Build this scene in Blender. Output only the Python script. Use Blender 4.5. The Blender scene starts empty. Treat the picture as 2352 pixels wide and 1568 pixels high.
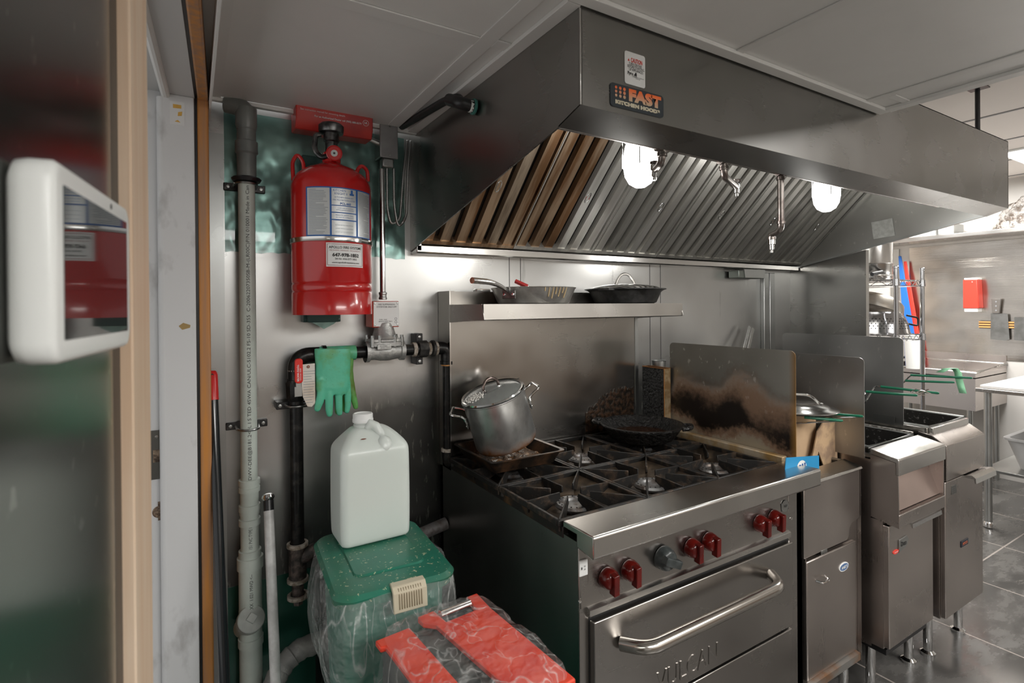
import bpy, bmesh, math, random
from mathutils import Vector, Matrix, noise
random.seed(7)
S = bpy.context.scene
COL = S.collection
V = Vector
# ------------------------------------------------------------------ camera
F_PX, PPX, PPY = 1212.0, 1172.0, 708.0
EYE = V((0.0, -1.77, 1.426))
yaw, pitch, roll = math.radians(31.13), math.radians(0.2), math.radians(-0.45)
cy_, sy_, cp_, sp_ = math.cos(yaw), math.sin(yaw), math.cos(pitch), math.sin(pitch)
FW = V((sy_*cp_, cy_*cp_, -sp_)); R0 = V((cy_, -sy_, 0)); U0 = R0.cross(FW)
RT = R0*math.cos(roll) + U0*math.sin(roll); UP = U0*math.cos(roll) - R0*math.sin(roll)
cam_data = bpy.data.cameras.new('camera'); cam = bpy.data.objects.new('camera', cam_data); COL.objects.link(cam)
M = Matrix.Identity(4)
for i in range(3):
    M[i][0] = RT[i]; M[i][1] = UP[i]; M[i][2] = -FW[i]; M[i][3] = EYE[i]
cam.matrix_world = M
cam_data.sensor_width = 36; cam_data.lens = F_PX/2352*36
cam_data.shift_x = (1176-PPX)/2352; cam_data.shift_y = (PPY-784)/2352
cam_data.clip_start = 0.02
cam_data.dof.use_dof = True; cam_data.dof.focus_distance = 2.0; cam_data.dof.aperture_fstop = 6.3
S.camera = cam
# ------------------------------------------------------------------ world, exposure, room lights
S.view_settings.view_transform = 'Standard'; S.view_settings.look = 'None'
S.view_settings.exposure = 0.7; S.view_settings.gamma = 1.0
S.view_settings.use_curve_mapping = False
world = bpy.data.worlds.new('world'); S.world = world; world.use_nodes = True
world.node_tree.nodes['Background'].inputs[0].default_value = (1.0, 0.985, 0.97, 1)
world.node_tree.nodes['Background'].inputs[1].default_value = 0.5

def P(px, py, **k):
    """the world point where the line of sight through a pixel of the photograph meets a real plane"""
    d = FW + RT*((px-PPX)/F_PX) - UP*((py-PPY)/F_PX)
    (a, v), = k.items(); i = 'xyz'.index(a)
    return EYE + d*((v-EYE[i])/d[i])

def area(name, loc, sx, sy, power, rot=(0, 0, 0), col=(1, .98, .95)):
    d = bpy.data.lights.new(name, 'AREA'); d.shape = 'RECTANGLE'; d.size = sx; d.size_y = sy
    d.energy = power; d.color = col
    o = bpy.data.objects.new(name, d); COL.objects.link(o); o.location = loc; o.rotation_euler = rot
    return o
area('ceiling_area_light', (0.9, -2.9, 2.0), 1.4, 0.6, 30)  # out of view, added for soft general room light
area('ceiling_area_light', (2.7, -2.9, 2.38), 1.2, 1.2, 42)  # second unseen panel, added to light the room
area('ceiling_area_light', (4.5, -.45, 2.38), 1.0, 0.6, 26)
area('ceiling_area_light', (4.6, 0.2, 2.38), 0.6, 0.6, 22)

# ------------------------------------------------------------------ materials
def mat(name, col=(.5, .5, .5), rough=.5, metal=0.0, **k):
    m = bpy.data.materials.new(name); m.use_nodes = True
    b = m.node_tree.nodes['Principled BSDF']
    b.inputs['Base Color'].default_value = (*col, 1); b.inputs['Roughness'].default_value = rough
    b.inputs['Metallic'].default_value = metal
    for kk, vv in k.items():
        b.inputs[kk.replace('_', ' ')].default_value = vv
    return m
def nodes(m): return m.node_tree.nodes, m.node_tree.links, m.node_tree.nodes['Principled BSDF']
def coords(m, scale=(1, 1, 1), rot=(0, 0, 0), kind='Position'):
    n, l, b = nodes(m)
    if kind == 'Position': g = n.new('ShaderNodeNewGeometry'); out = g.outputs['Position']
    else: g = n.new('ShaderNodeTexCoord'); out = g.outputs['Object']
    mp = n.new('ShaderNodeMapping'); mp.inputs['Scale'].default_value = scale; mp.inputs['Rotation'].default_value = rot
    l.new(out, mp.inputs['Vector']); return mp.outputs[0]
def noise_fac(m, scale, detail=4, vec=None, lo=.4, hi=.6, rough=.55):
    n, l, b = nodes(m)
    t = n.new('ShaderNodeTexNoise'); t.inputs['Scale'].default_value = scale; t.inputs['Detail'].default_value = detail
    t.inputs['Roughness'].default_value = rough
    if vec is not None: l.new(vec, t.inputs['Vector'])
    r = n.new('ShaderNodeMapRange'); r.inputs[1].default_value = lo; r.inputs[2].default_value = hi
    l.new(t.outputs['Fac'], r.inputs[0]); return r.outputs[0]
def mixcol(m, fac, a, b2):
    n, l, b = nodes(m)
    x = n.new('ShaderNodeMix'); x.data_type = 'RGBA'
    if hasattr(fac, 'links'): l.new(fac, x.inputs[0])
    else: x.inputs[0].default_value = fac
    for v_, s_ in ((a, 6), (b2, 7)):
        if isinstance(v_, tuple): x.inputs[s_].default_value = (*v_, 1)
        else: l.new(v_, x.inputs[s_])
    return x.outputs[2]
def mixval(m, fac, a, b2):
    n, l, b = nodes(m)
    r = n.new('ShaderNodeMapRange'); r.inputs[3].default_value = a; r.inputs[4].default_value = b2
    l.new(fac, r.inputs[0]); return r.outputs[0]
def math_(m, op, a, b2=None):
    n, l, b = nodes(m)
    x = n.new('ShaderNodeMath'); x.operation = op
    for v_, i in ((a, 0), (b2, 1)):
        if v_ is None: continue
        if isinstance(v_, (int, float)): x.inputs[i].default_value = v_
        else: l.new(v_, x.inputs[i])
    return x.outputs[0]
def setc(m, sock, key='Base Color'):
    n, l, b = nodes(m); l.new(sock, b.inputs[key])
def bump(m, h, strength=.2, dist=.002):
    n, l, b = nodes(m)
    x = n.new('ShaderNodeBump'); x.inputs['Strength'].default_value = strength; x.inputs['Distance'].default_value = dist
    l.new(h, x.inputs['Height']); l.new(x.outputs[0], b.inputs['Normal'])
def steel(name, col=(.55, .54, .52), rough=.32, brush=(3, 3, 160), blot=.12, bstr=.06, wave=0.0, dark=.7, spots=0.0):
    m = mat(name, col, rough, 1.0)
    br = noise_fac(m, 1.0, 2, coords(m, tuple(v*3.2 if v > 20 else v*.6 for v in brush)), .25, .75)
    bl = noise_fac(m, 4.0, 2, coords(m), .25, .75)
    c = mixcol(m, bl, tuple(x*dark for x in col), col)
    n, l, b = nodes(m)
    r = mixval(m, math_(m, 'ADD', math_(m, 'MULTIPLY', br, .08), math_(m, 'MULTIPLY', bl, .92)), max(.06, rough-blot), rough+blot)
    setc(m, r, 'Roughness')
    if spots > 0:
        sp = noise_fac(m, 55.0, 3, coords(m, (1, 1, .6)), .655, .70)
        c = mixcol(m, math_(m, 'MULTIPLY', sp, spots), c, (.75, .74, .7))
    setc(m, c)
    h = br
    if wave > 0:
        w = noise_fac(m, 2.2, 1, coords(m, (1, 1, 2.2)), .2, .8)
        h = math_(m, 'ADD', math_(m, 'MULTIPLY', w, wave), math_(m, 'MULTIPLY', br, .04))
        bump(m, h, .5, .02)
    elif bstr > .1: bump(m, h, bstr, .0006)
    return m
def worn(name, a, b2, scale=8, rough=.5, metal=0.0, lo=.42, hi=.62, bs=.15, kind='Position', sc=(1, 1, 1), bd=.002, **k):
    m = mat(name, a, rough, metal, **k)
    f = noise_fac(m, scale, 6, coords(m, sc, kind=kind), lo, hi)
    setc(m, mixcol(m, f, a, b2)); 
    if bs: bump(m, f, bs, bd)
    return m

M_steel = steel('satin_steel', rough=.30)
M_steelv = steel('satin_steel_vertical', rough=.33, brush=(120, 120, 2))
M_hood = steel('hood_steel', (.36, .355, .34), .27, brush=(3, 3, 120), blot=.06, dark=.85)
M_hoodin = steel('hood_inner_steel', (.50, .50, .48), .34, brush=(60, 3, 60), blot=.08, dark=.85, spots=.5)
M_bright = mat('bright_steel', (.72, .71, .69), .18, 1.0)
M_chrome = mat('chrome', (.8, .8, .8), .08, 1.0)
M_alu = worn('aluminium', (.52, .53, .52), (.30, .30, .30), 22, .38, .9, .45, .75, .05, sc=(1, 1, .5))
M_range = steel('range_steel', (.43, .41, .39), .26, brush=(2, 2, 150), blot=.05, dark=.88)
M_rangeside = steel('range_side_steel', (.40, .40, .38), .30, brush=(90, 3, 3), blot=.05, dark=.8)
M_ridge = steel('bullnose_steel', (.66, .64, .61), .25, brush=(2, 60, 60), blot=.08, dark=.85)
M_fryer = steel('fryer_steel', (.58, .53, .50), .30, brush=(110, 110, 2), blot=.07, dark=.85)
M_splash = steel('splash_steel', (.50, .50, .49), .36, brush=(3, 4, 90), blot=.1, dark=.8, spots=.35)
M_farsteel = steel('far_sheet_steel', (.60, .56, .51), .20, brush=(2, 2, 60), blot=.05, wave=1.2, dark=.8)
M_rack = mat('rack_chrome', (.42, .42, .43), .14, 1.0)
M_black = mat('black_plastic', (.015, .015, .016), .35)
M_dark = mat('dark_gap', (.01, .01, .01), .8)
M_castiron = worn('cast_iron_grate', (.022, .021, .020), (.13, .085, .055), 30, .42, .35, .50, .78, .6)
M_crust = worn('crusted_iron', (.008, .008, .008), (.035, .032, .03), 90, .28, .2, .4, .7, 1.0, bd=.004)
M_hobtray = worn('greasy_hob_tray', (.045, .036, .028), (.24, .17, .11), 16, .38, .4, .38, .72, .4)
M_skirt = worn('greasy_skirt', (.018, .016, .014), (.22, .11, .04), 9, .45, .3, .52, .75, .3)
M_red = mat('red_enamel', (.52, .012, .012), .22, 0.0, Coat_Weight=.6, Coat_Roughness=.08)
M_redbox = worn('red_box_paint', (.55, .03, .02), (.42, .02, .02), 10, .4, bs=0)
M_redknob = worn('dark_red_knob', (.11, .005, .003), (.07, .004, .003), 20, .15, bs=0)
M_white = mat('white_plastic', (.86, .88, .86), .35)
M_label = mat('label_white', (.80, .81, .80), .45)
M_silverlabel = mat('silver_label', (.60, .62, .62), .35, .4)
M_ink = mat('black_ink', (.02, .02, .02), .6)
M_blueink = mat('blue_ink', (.02, .12, .40), .5)
M_navy = mat('navy_ink', (.05, .09, .2), .5)
M_redink = mat('red_ink', (.75, .06, .04), .5)
M_maroon = mat('maroon_ink', (.28, .02, .03), .5)
M_pipeblk = worn('black_iron_pipe', (.018, .018, .018), (.06, .055, .05), 40, .3, .6, .5, .75, .2)
M_rustpipe = worn('rusty_fitting', (.06, .055, .052), (.22, .17, .15), 60, .5, .5, .4, .7, .6)
M_dope = worn('pipe_dope', (.55, .50, .44), (.25, .2, .15), 60, .7, bs=.8)
M_pvc = worn('grey_green_pvc', (.58, .64, .59), (.47, .52, .48), 7, .38, bs=0)
M_pvcdk = worn('dark_grey_pvc', (.14, .15, .145), (.19, .2, .19), 12, .3, bs=0)
M_zinc = steel('galvanised_steel', (.50, .51, .50), .35, brush=(20, 20, 20), blot=.1)
M_ceil = worn('ceiling_panel_white', (.84, .84, .82), (.80, .80, .78), 3, .38, bs=0)
M_ceilbar = mat('ceiling_bar_white', (.80, .80, .78), .4)
M_ceilw = mat('far_ceiling_tile', (.78, .74, .70), .8)
M_jamb = worn('white_painted_jamb', (.72, .73, .74), (.50, .50, .50), 14, .45, lo=.58, hi=.72, bs=.1, sc=(1, 1, .5))
M_jambhead = mat('shaded_white_head', (.60, .60, .59), .45)  # white-grey head, its shade put into the colour
M_wood = None
def wood(name, a, b2, sc=(60, 60, 2.5), rough=.45):
    m = mat(name, a, rough)
    f = noise_fac(m, 1.0, 4, coords(m, sc), .35, .65)
    setc(m, mixcol(m, f, a, b2)); bump(m, f, .1, .001); return m
M_wood = wood('varnished_pine', (.62, .40, .24), (.76, .60, .44))
M_woodor = wood('orange_pine', (.58, .24, .05), (.36, .20, .12))
M_woodsoft = wood('pale_pine', (.78, .62, .47), (.70, .50, .34))
M_floor = mat('slate_floor_tile', (.05, .05, .05), .22)
def floor_mat():
    m = M_floor; n, l, b = nodes(m)
    mp = coords(m, (1, 1, 1), (0, 0, 0))
    br = n.new('ShaderNodeTexBrick'); br.offset = 0; br.inputs['Scale'].default_value = 1.0
    br.inputs['Mortar Size'].default_value = .004; br.inputs['Brick Width'].default_value = .60; br.inputs['Row Height'].default_value = .60
    mv = n.new('ShaderNodeMapping'); mv.inputs['Location'].default_value = (.15, .02, 0); l.new(mp, mv.inputs[0]); l.new(mv.outputs[0], br.inputs['Vector'])
    f = noise_fac(m, 3.5, 8, coords(m, (1, 2.2, 1), (0, 0, .5)), .45, .60, .65)
    v2 = noise_fac(m, 6.0, 10, coords(m, (.7, 3, 1), (0, 0, .4)), .64, .72, .7)
    c = mixcol(m, f, (.075, .072, .068), (.125, .120, .113))
    c = mixcol(m, v2, c, (.34, .31, .28))
    c2 = mixcol(m, br.outputs['Fac'], c, (.36, .32, .29))
    setc(m, c2); setc(m, mixval(m, f, .16, .34), 'Roughness')
floor_mat()

def emis(name, col, s):
    m = mat(name, col, .5); b = m.node_tree.nodes['Principled BSDF']
    b.inputs['Emission Color'].default_value = (*col, 1); b.inputs['Emission Strength'].default_value = s; return m
M_globe = emis('lit_glass_globe', (1, .99, .96), 5.0)
M_panel = emis('lit_ceiling_panel', (1, .99, .97), 3.0)
M_fluor = emis('lit_ceiling_fixture', (1, .99, .97), 2.2)

def film(name, col, alpha=.35, rough=.12, scale=14, bs=.9, sc=(1, 1, 1)):
    m = mat(name, col, rough); n, l, b = nodes(m)
    f = noise_fac(m, scale, 3, coords(m, sc), .3, .7)
    bump(m, f, bs, .02)
    def crease_glint(s_, sc_, wd):
        t = n.new('ShaderNodeTexNoise'); t.inputs['Scale'].default_value = s_; t.inputs['Detail'].default_value = 2; t.inputs['Distortion'].default_value = .15
        l.new(coords(m, sc_), t.inputs['Vector'])
        r = n.new('ShaderNodeMapRange'); r.inputs[1].default_value = wd; r.inputs[2].default_value = 0
        l.new(math_(m, 'ABSOLUTE', math_(m, 'SUBTRACT', t.outputs['Fac'], .5)), r.inputs[0]); return r.outputs[0]
    w = math_(m, 'MAXIMUM', crease_glint(scale*.6, (1.3, .8, .22), .016), math_(m, 'MULTIPLY', crease_glint(scale*1.5, (1, .7, .3), .02), .6))  # highlights along the creases painted in as paler, more opaque lines
    setc(m, mixval(m, w, alpha, min(1, alpha+.30)), 'Alpha')
    return m
M_bag = film('clear_plastic_bag', (.85, .85, .83), .09, .10, 16)
M_bag2 = film('clear_plastic_bag_heavy', (.78, .80, .78), .17, .12, 15)

# ------------------------------------------------------------------ mesh builder
def frame(n):
    n = V(n).normalized(); a = V((0, 0, 1)) if abs(n.z) < .9 else V((1, 0, 0))
    u = a.cross(n).normalized(); v = n.cross(u); return u, v, n
class MB:
    def __init__(s): s.bm = bmesh.new()
    def face(s, pts):
        return s.bm.faces.new([s.bm.verts.new(V(p)) for p in pts])
    def hexa(s, p):
        v = [s.bm.verts.new(V(q)) for q in p]
        for f in ((3, 2, 1, 0), (4, 5, 6, 7), (0, 1, 5, 4), (1, 2, 6, 5), (2, 3, 7, 6), (3, 0, 4, 7)):
            s.bm.faces.new([v[i] for i in f])
        return s
    def box(s, x0, x1, y0, y1, z0, z1):
        if x0 > x1: x0, x1 = x1, x0
        if y0 > y1: y0, y1 = y1, y0
        if z0 > z1: z0, z1 = z1, z0
        return s.hexa([(x0, y0, z0), (x1, y0, z0), (x1, y1, z0), (x0, y1, z0), (x0, y0, z1), (x1, y0, z1), (x1, y1, z1), (x0, y1, z1)])
    def obox(s, c, sx, sy, sz, u, v, w):
        c = V(c); u = V(u)*sx/2; v = V(v)*sy/2; w = V(w)*sz/2
        return s.hexa([c-u-v-w, c+u-v-w, c+u+v-w, c-u+v-w, c-u-v+w, c+u-v+w, c+u+v+w, c-u+v+w])
    def prism(s, poly, axis, a, b):
        def pt(p, t):
            if axis == 'x': return V((t, p[0], p[1]))
            if axis == 'y': return V((p[0], t, p[1]))
            return V((p[0], p[1], t))
        A = [s.bm.verts.new(pt(p, a)) for p in poly]; B = [s.bm.verts.new(pt(p, b)) for p in poly]
        n = len(poly)
        s.bm.faces.new(A[::-1]); s.bm.faces.new(B)
        for i in range(n): s.bm.faces.new([A[i], A[(i+1) % n], B[(i+1) % n], B[i]])
        return s
    def slab(s, pts, nrm, t):
        nrm = V(nrm).normalized()*t
        A = [s.bm.verts.new(V(p)) for p in pts]; B = [s.bm.verts.new(V(p)+nrm) for p in pts]; n = len(pts)
        s.bm.faces.new(A[::-1]); s.bm.faces.new(B)
        for i in range(n): s.bm.faces.new([A[i], A[(i+1) % n], B[(i+1) % n], B[i]])
        return s
    def tube(s, path, r, seg=12, caps=True, closed=False, ex=None):
        path = [V(p) for p in path]; n = len(path)
        rs = r if isinstance(r, (list, tuple)) else [r]*n
        rings = []; prev = None
        for i, p in enumerate(path):
            if closed: t = path[(i+1) % n]-path[i-1]
            else: t = path[min(i+1, n-1)]-path[max(i-1, 0)]
            t.normalize()
            if prev is None: u, v, _ = frame(t)
            else:
                u = prev - t*prev.dot(t); u.normalize(); v = t.cross(u)
            prev = u
            rings.append([s.bm.verts.new(p+(u*math.cos(2*math.pi*k/seg)+v*math.sin(2*math.pi*k/seg))*rs[i]) for k in range(seg)])
        m = n if closed else n-1
        for i in range(m):
            A, B = rings[i], rings[(i+1) % n]
            for k in range(seg): s.bm.faces.new([A[k], A[(k+1) % seg], B[(k+1) % seg], B[k]])
        if caps and not closed: s.bm.faces.new(rings[0][::-1]); s.bm.faces.new(rings[-1])
        return s
    def cyl(s, a, b, r, seg=20, r2=None): return s.tube([a, b], [r, r2 if r2 is not None else r], seg)
    def lathe(s, prof, o, ax=(0, 0, 1), seg=32, u=None):
        o = V(o); uu, vv, n = frame(ax)
        rings = []
        for r, h in prof:
            if r < 1e-6: rings.append([s.bm.verts.new(o+n*h)])
            else: rings.append([s.bm.verts.new(o+n*h+(uu*math.cos(2*math.pi*k/seg)+vv*math.sin(2*math.pi*k/seg))*r) for k in range(seg)])
        for A, B in zip(rings, rings[1:]):
            if len(A) == 1 and len(B) == 1: continue
            for k in range(seg):
                k2 = (k+1) % seg
                if len(A) == 1: s.bm.faces.new([A[0], B[k2], B[k]])
                elif len(B) == 1: s.bm.faces.new([A[k], A[k2], B[0]])
                else: s.bm.faces.new([A[k], A[k2], B[k2], B[k]])
        return s
    def ball(s, c, r, seg=16, sc=(1, 1, 1)):
        m = Matrix.Translation(V(c)) @ Matrix.Diagonal((r*sc[0], r*sc[1], r*sc[2], 1))
        bmesh.ops.create_uvsphere(s.bm, u_segments=seg, v_segments=max(6, seg//2), radius=1, matrix=m); return s
    def loft(s, rings, caps=True):
        R = [[s.bm.verts.new(V(p)) for p in r] for r in rings]; n = len(R[0])
        for A, B in zip(R, R[1:]):
            for k in range(n): s.bm.faces.new([A[k], A[(k+1) % n], B[(k+1) % n], B[k]])
        if caps: s.bm.faces.new(R[0][::-1]); s.bm.faces.new(R[-1])
        return s
    def done(s, name, m, parent=None, bevel=0, seg=2, smooth=35, loc=None, mods=None, kind=None):
        bmesh.ops.recalc_face_normals(s.bm, faces=s.bm.faces)
        me = bpy.data.meshes.new(name)
        if parent is not None:
            r = parent
            while r.parent: r = r.parent
            off = r.location.copy()
        else:
            if loc is None:
                vs = [v.co for v in s.bm.verts]
                loc = V(((min(v.x for v in vs)+max(v.x for v in vs))/2, (min(v.y for v in vs)+max(v.y for v in vs))/2, min(v.z for v in vs)))
            off = V(loc)
        bmesh.ops.translate(s.bm, verts=s.bm.verts, vec=-off)
        s.bm.to_mesh(me); s.bm.free()
        if isinstance(m, (list, tuple)):
            for x in m: me.materials.append(x)
        else: me.materials.append(m)
        if smooth:
            for p in me.polygons: p.use_smooth = True
            me.set_sharp_from_angle(angle=math.radians(smooth))
        o = bpy.data.objects.new(name, me); COL.objects.link(o)
        if parent is not None: o.parent = parent
        else: o.location = off
        if bevel:
            b = o.modifiers.new('bevel', 'BEVEL'); b.width = bevel; b.segments = seg; b.limit_method = 'ANGLE'; b.angle_limit = math.radians(40)
        if kind: o['kind'] = kind
        return o
def thing(name, label, cat, loc, group=None):
    o = bpy.data.objects.new(name, None); COL.objects.link(o); o.location = loc; o.empty_display_size = .05
    o['label'] = label; o['category'] = cat
    if group: o['group'] = group
    return o
def tag(o, label, cat, group=None, kind=None):
    o['label'] = label; o['category'] = cat
    if group: o['group'] = group
    if kind: o['kind'] = kind
    return o
def struct(o): o['kind'] = 'structure'; return o
def lab(o, l): o['label'] = l; return o
def rr(cx, cy, hx, hy, r, n=5, ang=0):
    """rounded rectangle outline"""
    out = []
    for sx, sy, a0 in ((1, 1, 0), (-1, 1, 90), (-1, -1, 180), (1, -1, 270)):
        for k in range(n+1):
            a = math.radians(a0+90*k/n)
            x = sx*(hx-r)+r*math.cos(a); y = sy*(hy-r)+r*math.sin(a)
            ca, sa = math.cos(ang), math.sin(ang)
            out.append((cx+x*ca-y*sa, cy+x*sa+y*ca))
    return out
def text(s, size, o, xd, yd, m, parent, bold=0.0, fn=None, width=None, name='lettering', eps=.0006, align='CENTER'):
    c = bpy.data.curves.new(name, 'FONT'); c.body = s; c.size = size; c.align_x = align; c.align_y = 'CENTER'
    c.offset = bold; c.resolution_u = 3
    t = bpy.data.objects.new('t', c); COL.objects.link(t)
    dg = bpy.context.evaluated_depsgraph_get(); me = bpy.data.meshes.new_from_object(t.evaluated_get(dg))
    bpy.data.objects.remove(t)
    bm = bmesh.new(); bm.from_mesh(me); bpy.data.meshes.remove(me)
    if width:
        xs = [v.co.x for v in bm.verts]; w = max(xs)-min(xs); k = width/w if w > 0 else 1
        for v in bm.verts: v.co.x *= k
    xd = V(xd).normalized(); yd = V(yd).normalized(); nn = xd.cross(yd)
    for v in bm.verts:
        v.co = fn(v.co.x, v.co.y) if fn else V(o)+xd*v.co.x+yd*v.co.y+nn*eps
    b = MB(); b.bm.free(); b.bm = bm
    return b.done(name, m, parent, smooth=0)
def quad(o, xd, yd, w, h, t=.0004):
    """thin plate centred on o"""
    xd = V(xd).normalized(); yd = V(yd).normalized(); n = xd.cross(yd)
    b = MB(); b.obox(V(o)+n*t/2, w, h, t, xd, yd, n); return b
def arc(c, u, v, r, a0, a1, n=8):
    c, u, v = V(c), V(u), V(v)
    return [c+u*r*math.cos(math.radians(a0+(a1-a0)*i/n))+v*r*math.sin(math.radians(a0+(a1-a0)*i/n)) for i in range(n+1)]
def fillet(pts, r, n=5):
    """round the corners of a path"""
    pts = [V(p) for p in pts]; out = [pts[0]]
    for a, b, c in zip(pts, pts[1:], pts[2:]):
        d1 = (a-b).normalized(); d2 = (c-b).normalized(); rr_ = min(r, (a-b).length*.49, (c-b).length*.49)
        p1, p2 = b+d1*rr_, b+d2*rr_
        for i in range(n+1):
            t = i/n; out.append(p1*(1-t)**2+b*2*t*(1-t)+p2*t*t)
    out.append(pts[-1]); return out
X, Y, Z = V((1, 0, 0)), V((0, 1, 0)), V((0, 0, 1))
#PARTS
# ================================================================== THE SETTING
ZC = 2.025
struct(MB().box(-2.2, 6.4, -4.6, 1.4, -.1, 0).done('floor', M_floor, loc=(0, 0, 0)))
# steel clad wall behind the range: grime, runs and a painted dark reflection low down
M_wall = steel('wall_steel', (.54, .54, .53), .32, brush=(2, 2, 90), blot=.08, dark=.86)
def wall_grime_reflection():
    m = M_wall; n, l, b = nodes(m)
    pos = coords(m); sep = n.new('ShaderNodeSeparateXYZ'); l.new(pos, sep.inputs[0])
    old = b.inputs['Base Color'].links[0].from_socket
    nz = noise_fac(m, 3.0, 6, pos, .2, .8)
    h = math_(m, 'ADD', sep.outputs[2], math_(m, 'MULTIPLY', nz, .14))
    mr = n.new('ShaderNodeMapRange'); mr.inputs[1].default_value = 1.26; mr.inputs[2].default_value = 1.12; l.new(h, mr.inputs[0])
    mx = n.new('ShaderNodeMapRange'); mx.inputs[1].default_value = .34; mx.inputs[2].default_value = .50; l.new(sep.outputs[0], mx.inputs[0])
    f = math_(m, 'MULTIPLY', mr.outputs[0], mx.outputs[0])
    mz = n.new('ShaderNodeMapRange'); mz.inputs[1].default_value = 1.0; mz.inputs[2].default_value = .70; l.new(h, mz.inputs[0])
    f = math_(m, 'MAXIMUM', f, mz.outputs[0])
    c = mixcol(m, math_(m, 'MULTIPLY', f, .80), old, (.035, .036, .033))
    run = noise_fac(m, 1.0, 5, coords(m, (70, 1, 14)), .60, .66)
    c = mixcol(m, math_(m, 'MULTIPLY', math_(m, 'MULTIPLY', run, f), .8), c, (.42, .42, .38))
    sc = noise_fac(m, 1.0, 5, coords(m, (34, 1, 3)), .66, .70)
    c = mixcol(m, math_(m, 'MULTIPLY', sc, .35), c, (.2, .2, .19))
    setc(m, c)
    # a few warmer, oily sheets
wall_grime_reflection()
struct(MB().box(-.3, 3.04, 0, .12, 0, 2.5).done('wall_back', M_wall, loc=(0, 0, 0)))
for i, xs in enumerate((1.066, 1.118, 1.83, 1.90)):
    struct(MB().box(xs-.0012, xs+.0012, -.0012, .002, .5, 1.62).done('trim_%d' % (i+1), mat('seam_line', (.10, .10, .10), .5, .6) if i == 0 else bpy.data.materials['seam_line']))
# steel corner angle beside the door opening
struct(MB().box(.045, .084, -.006, .0, .2, 1.94).done('trim_5', M_zinc))
# double channel near the right end of the wall
b = MB(); b.box(2.675, 2.722, -.022, 0, .9, 1.60); b.box(2.728, 2.775, -.022, 0, .9, 1.60); b.cyl((2.70, -.0235, 1.52), (2.70, -.018, 1.52), .005); b.cyl((2.75, -.0235, 1.52), (2.75, -.018, 1.52), .005)
struct(b.done('trim_6', M_zinc, bevel=.003))
# wing wall closing the right end under the hood
struct(MB().prism([(0, .9), (0, 1.63), (-.40, 1.702), (-.40, .9)], 'x', 2.955, 2.985).done('wall_right', M_hood))
# ---- low ceiling
b = MB(); b.box(.045, 1.845, -4.2, -.072, ZC, ZC+.03); b.box(-.32, .045, -4.2, .0, ZC+.002, ZC+.03)
low = struct(b.done('ceiling', M_ceil, loc=(0, 0, ZC)))
def bar(n, x0, x1, y0, y1, z0=ZC-.004, z1=ZC-.0003):
    struct(MB().box(x0, x1, y0, y1, z0, z1).done('trim_%d' % n, M_ceilbar, bevel=.001))
bar(10, .553, .592, -4.2, -.09); bar(11, .10, .553, -.735, -.700); bar(12, .592, .628, -.745, -.710)
bar(13, .628, .660, -.955, -.062, ZC-.010); bar(14, .628, 1.845, -.985, -.957, ZC-.010)
bar(15, 1.10, 1.125, -4.2, -.985); bar(16, 1.70, 1.725, -4.2, -.985); bar(17, 1.815, 1.85, -4.2, -.985, ZC-.010)
bar(18, .05, .66, -.072, -.055, ZC-.012); bar(19, .592, 1.10, -1.62, -1.585); bar(20, .10, .553, -1.62, -1.585)
bar(21, 1.725, 1.815, -1.05, -1.03)
struct(MB().box(1.845, 1.86, -4.2, -.99, ZC-.005, 2.5).done('trim_22', M_ceilbar))
# fascia angle falling from the ceiling to the door head
struct(MB().box(.047, .075, -4.0, -.035, ZC-.004, ZC-.001).done('trim_23', M_ceilbar))
struct(MB().box(.044, .049, -4.0, -.035, 1.955, ZC).done('trim_24', M_ceilbar))
# ---- high ceiling of the room beyond
ZH = 2.42
b = MB(); b.box(1.86, 6.4, -4.2, 1.4, ZH, ZH+.03)
struct(b.done('ceiling', M_ceilw, loc=(2, 0, ZH)))
k = 25
for xx in (2.4, 3.02, 3.64, 4.26, 4.88, 5.5):
    struct(MB().box(xx-.008, xx+.008, -4.2, 1.0, ZH-.004, ZH).done('trim_%d' % k, mat('tile_joint', (.25, .25, .25), .6) if k == 25 else bpy.data.materials['tile_joint'])); k += 1
for yy in (-3.6, -2.4, -1.2, 0.0):
    struct(MB().box(1.86, 6.3, yy-.008, yy+.008, ZH-.004, ZH).done('trim_%d' % k, bpy.data.materials['tile_joint'])); k += 1
# walls of the far room
struct(MB().box(5.62, 5.7, -4.2, 1.4, 0, 2.5).done('wall_far', mat('far_wall_paint', (.62, .60, .57), .6), loc=(5.62, 0, 0)))
M_brick = mat('pale_brick', (.62, .55, .5), .8)
n, l, bb = nodes(M_brick); br = n.new('ShaderNodeTexBrick'); br.inputs['Scale'].default_value = 5; br.inputs['Color1'].default_value = (.62, .56, .5, 1); br.inputs['Color2'].default_value = (.7, .64, .58, 1); br.inputs['Mortar'].default_value = (.35, .3, .27, 1)
l.new(coords(M_brick, (1, 1, 1), (math.radians(90), 0, 0)), br.inputs['Vector']); l.new(br.outputs[0], bb.inputs['Base Color'])
struct(MB().box(3.04, 5.7, 1.1, 1.2, 0, 2.5).done('wall_farback', M_brick, loc=(4.4, 1.1, 0)))
struct(MB().box(-2.2, 6.4, -4.2, -4.1, 0, 2.5).done('wall_front', mat('front_wall_paint', (.62, .60, .57), .6), loc=(2, -4.2, 0)))
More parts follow.
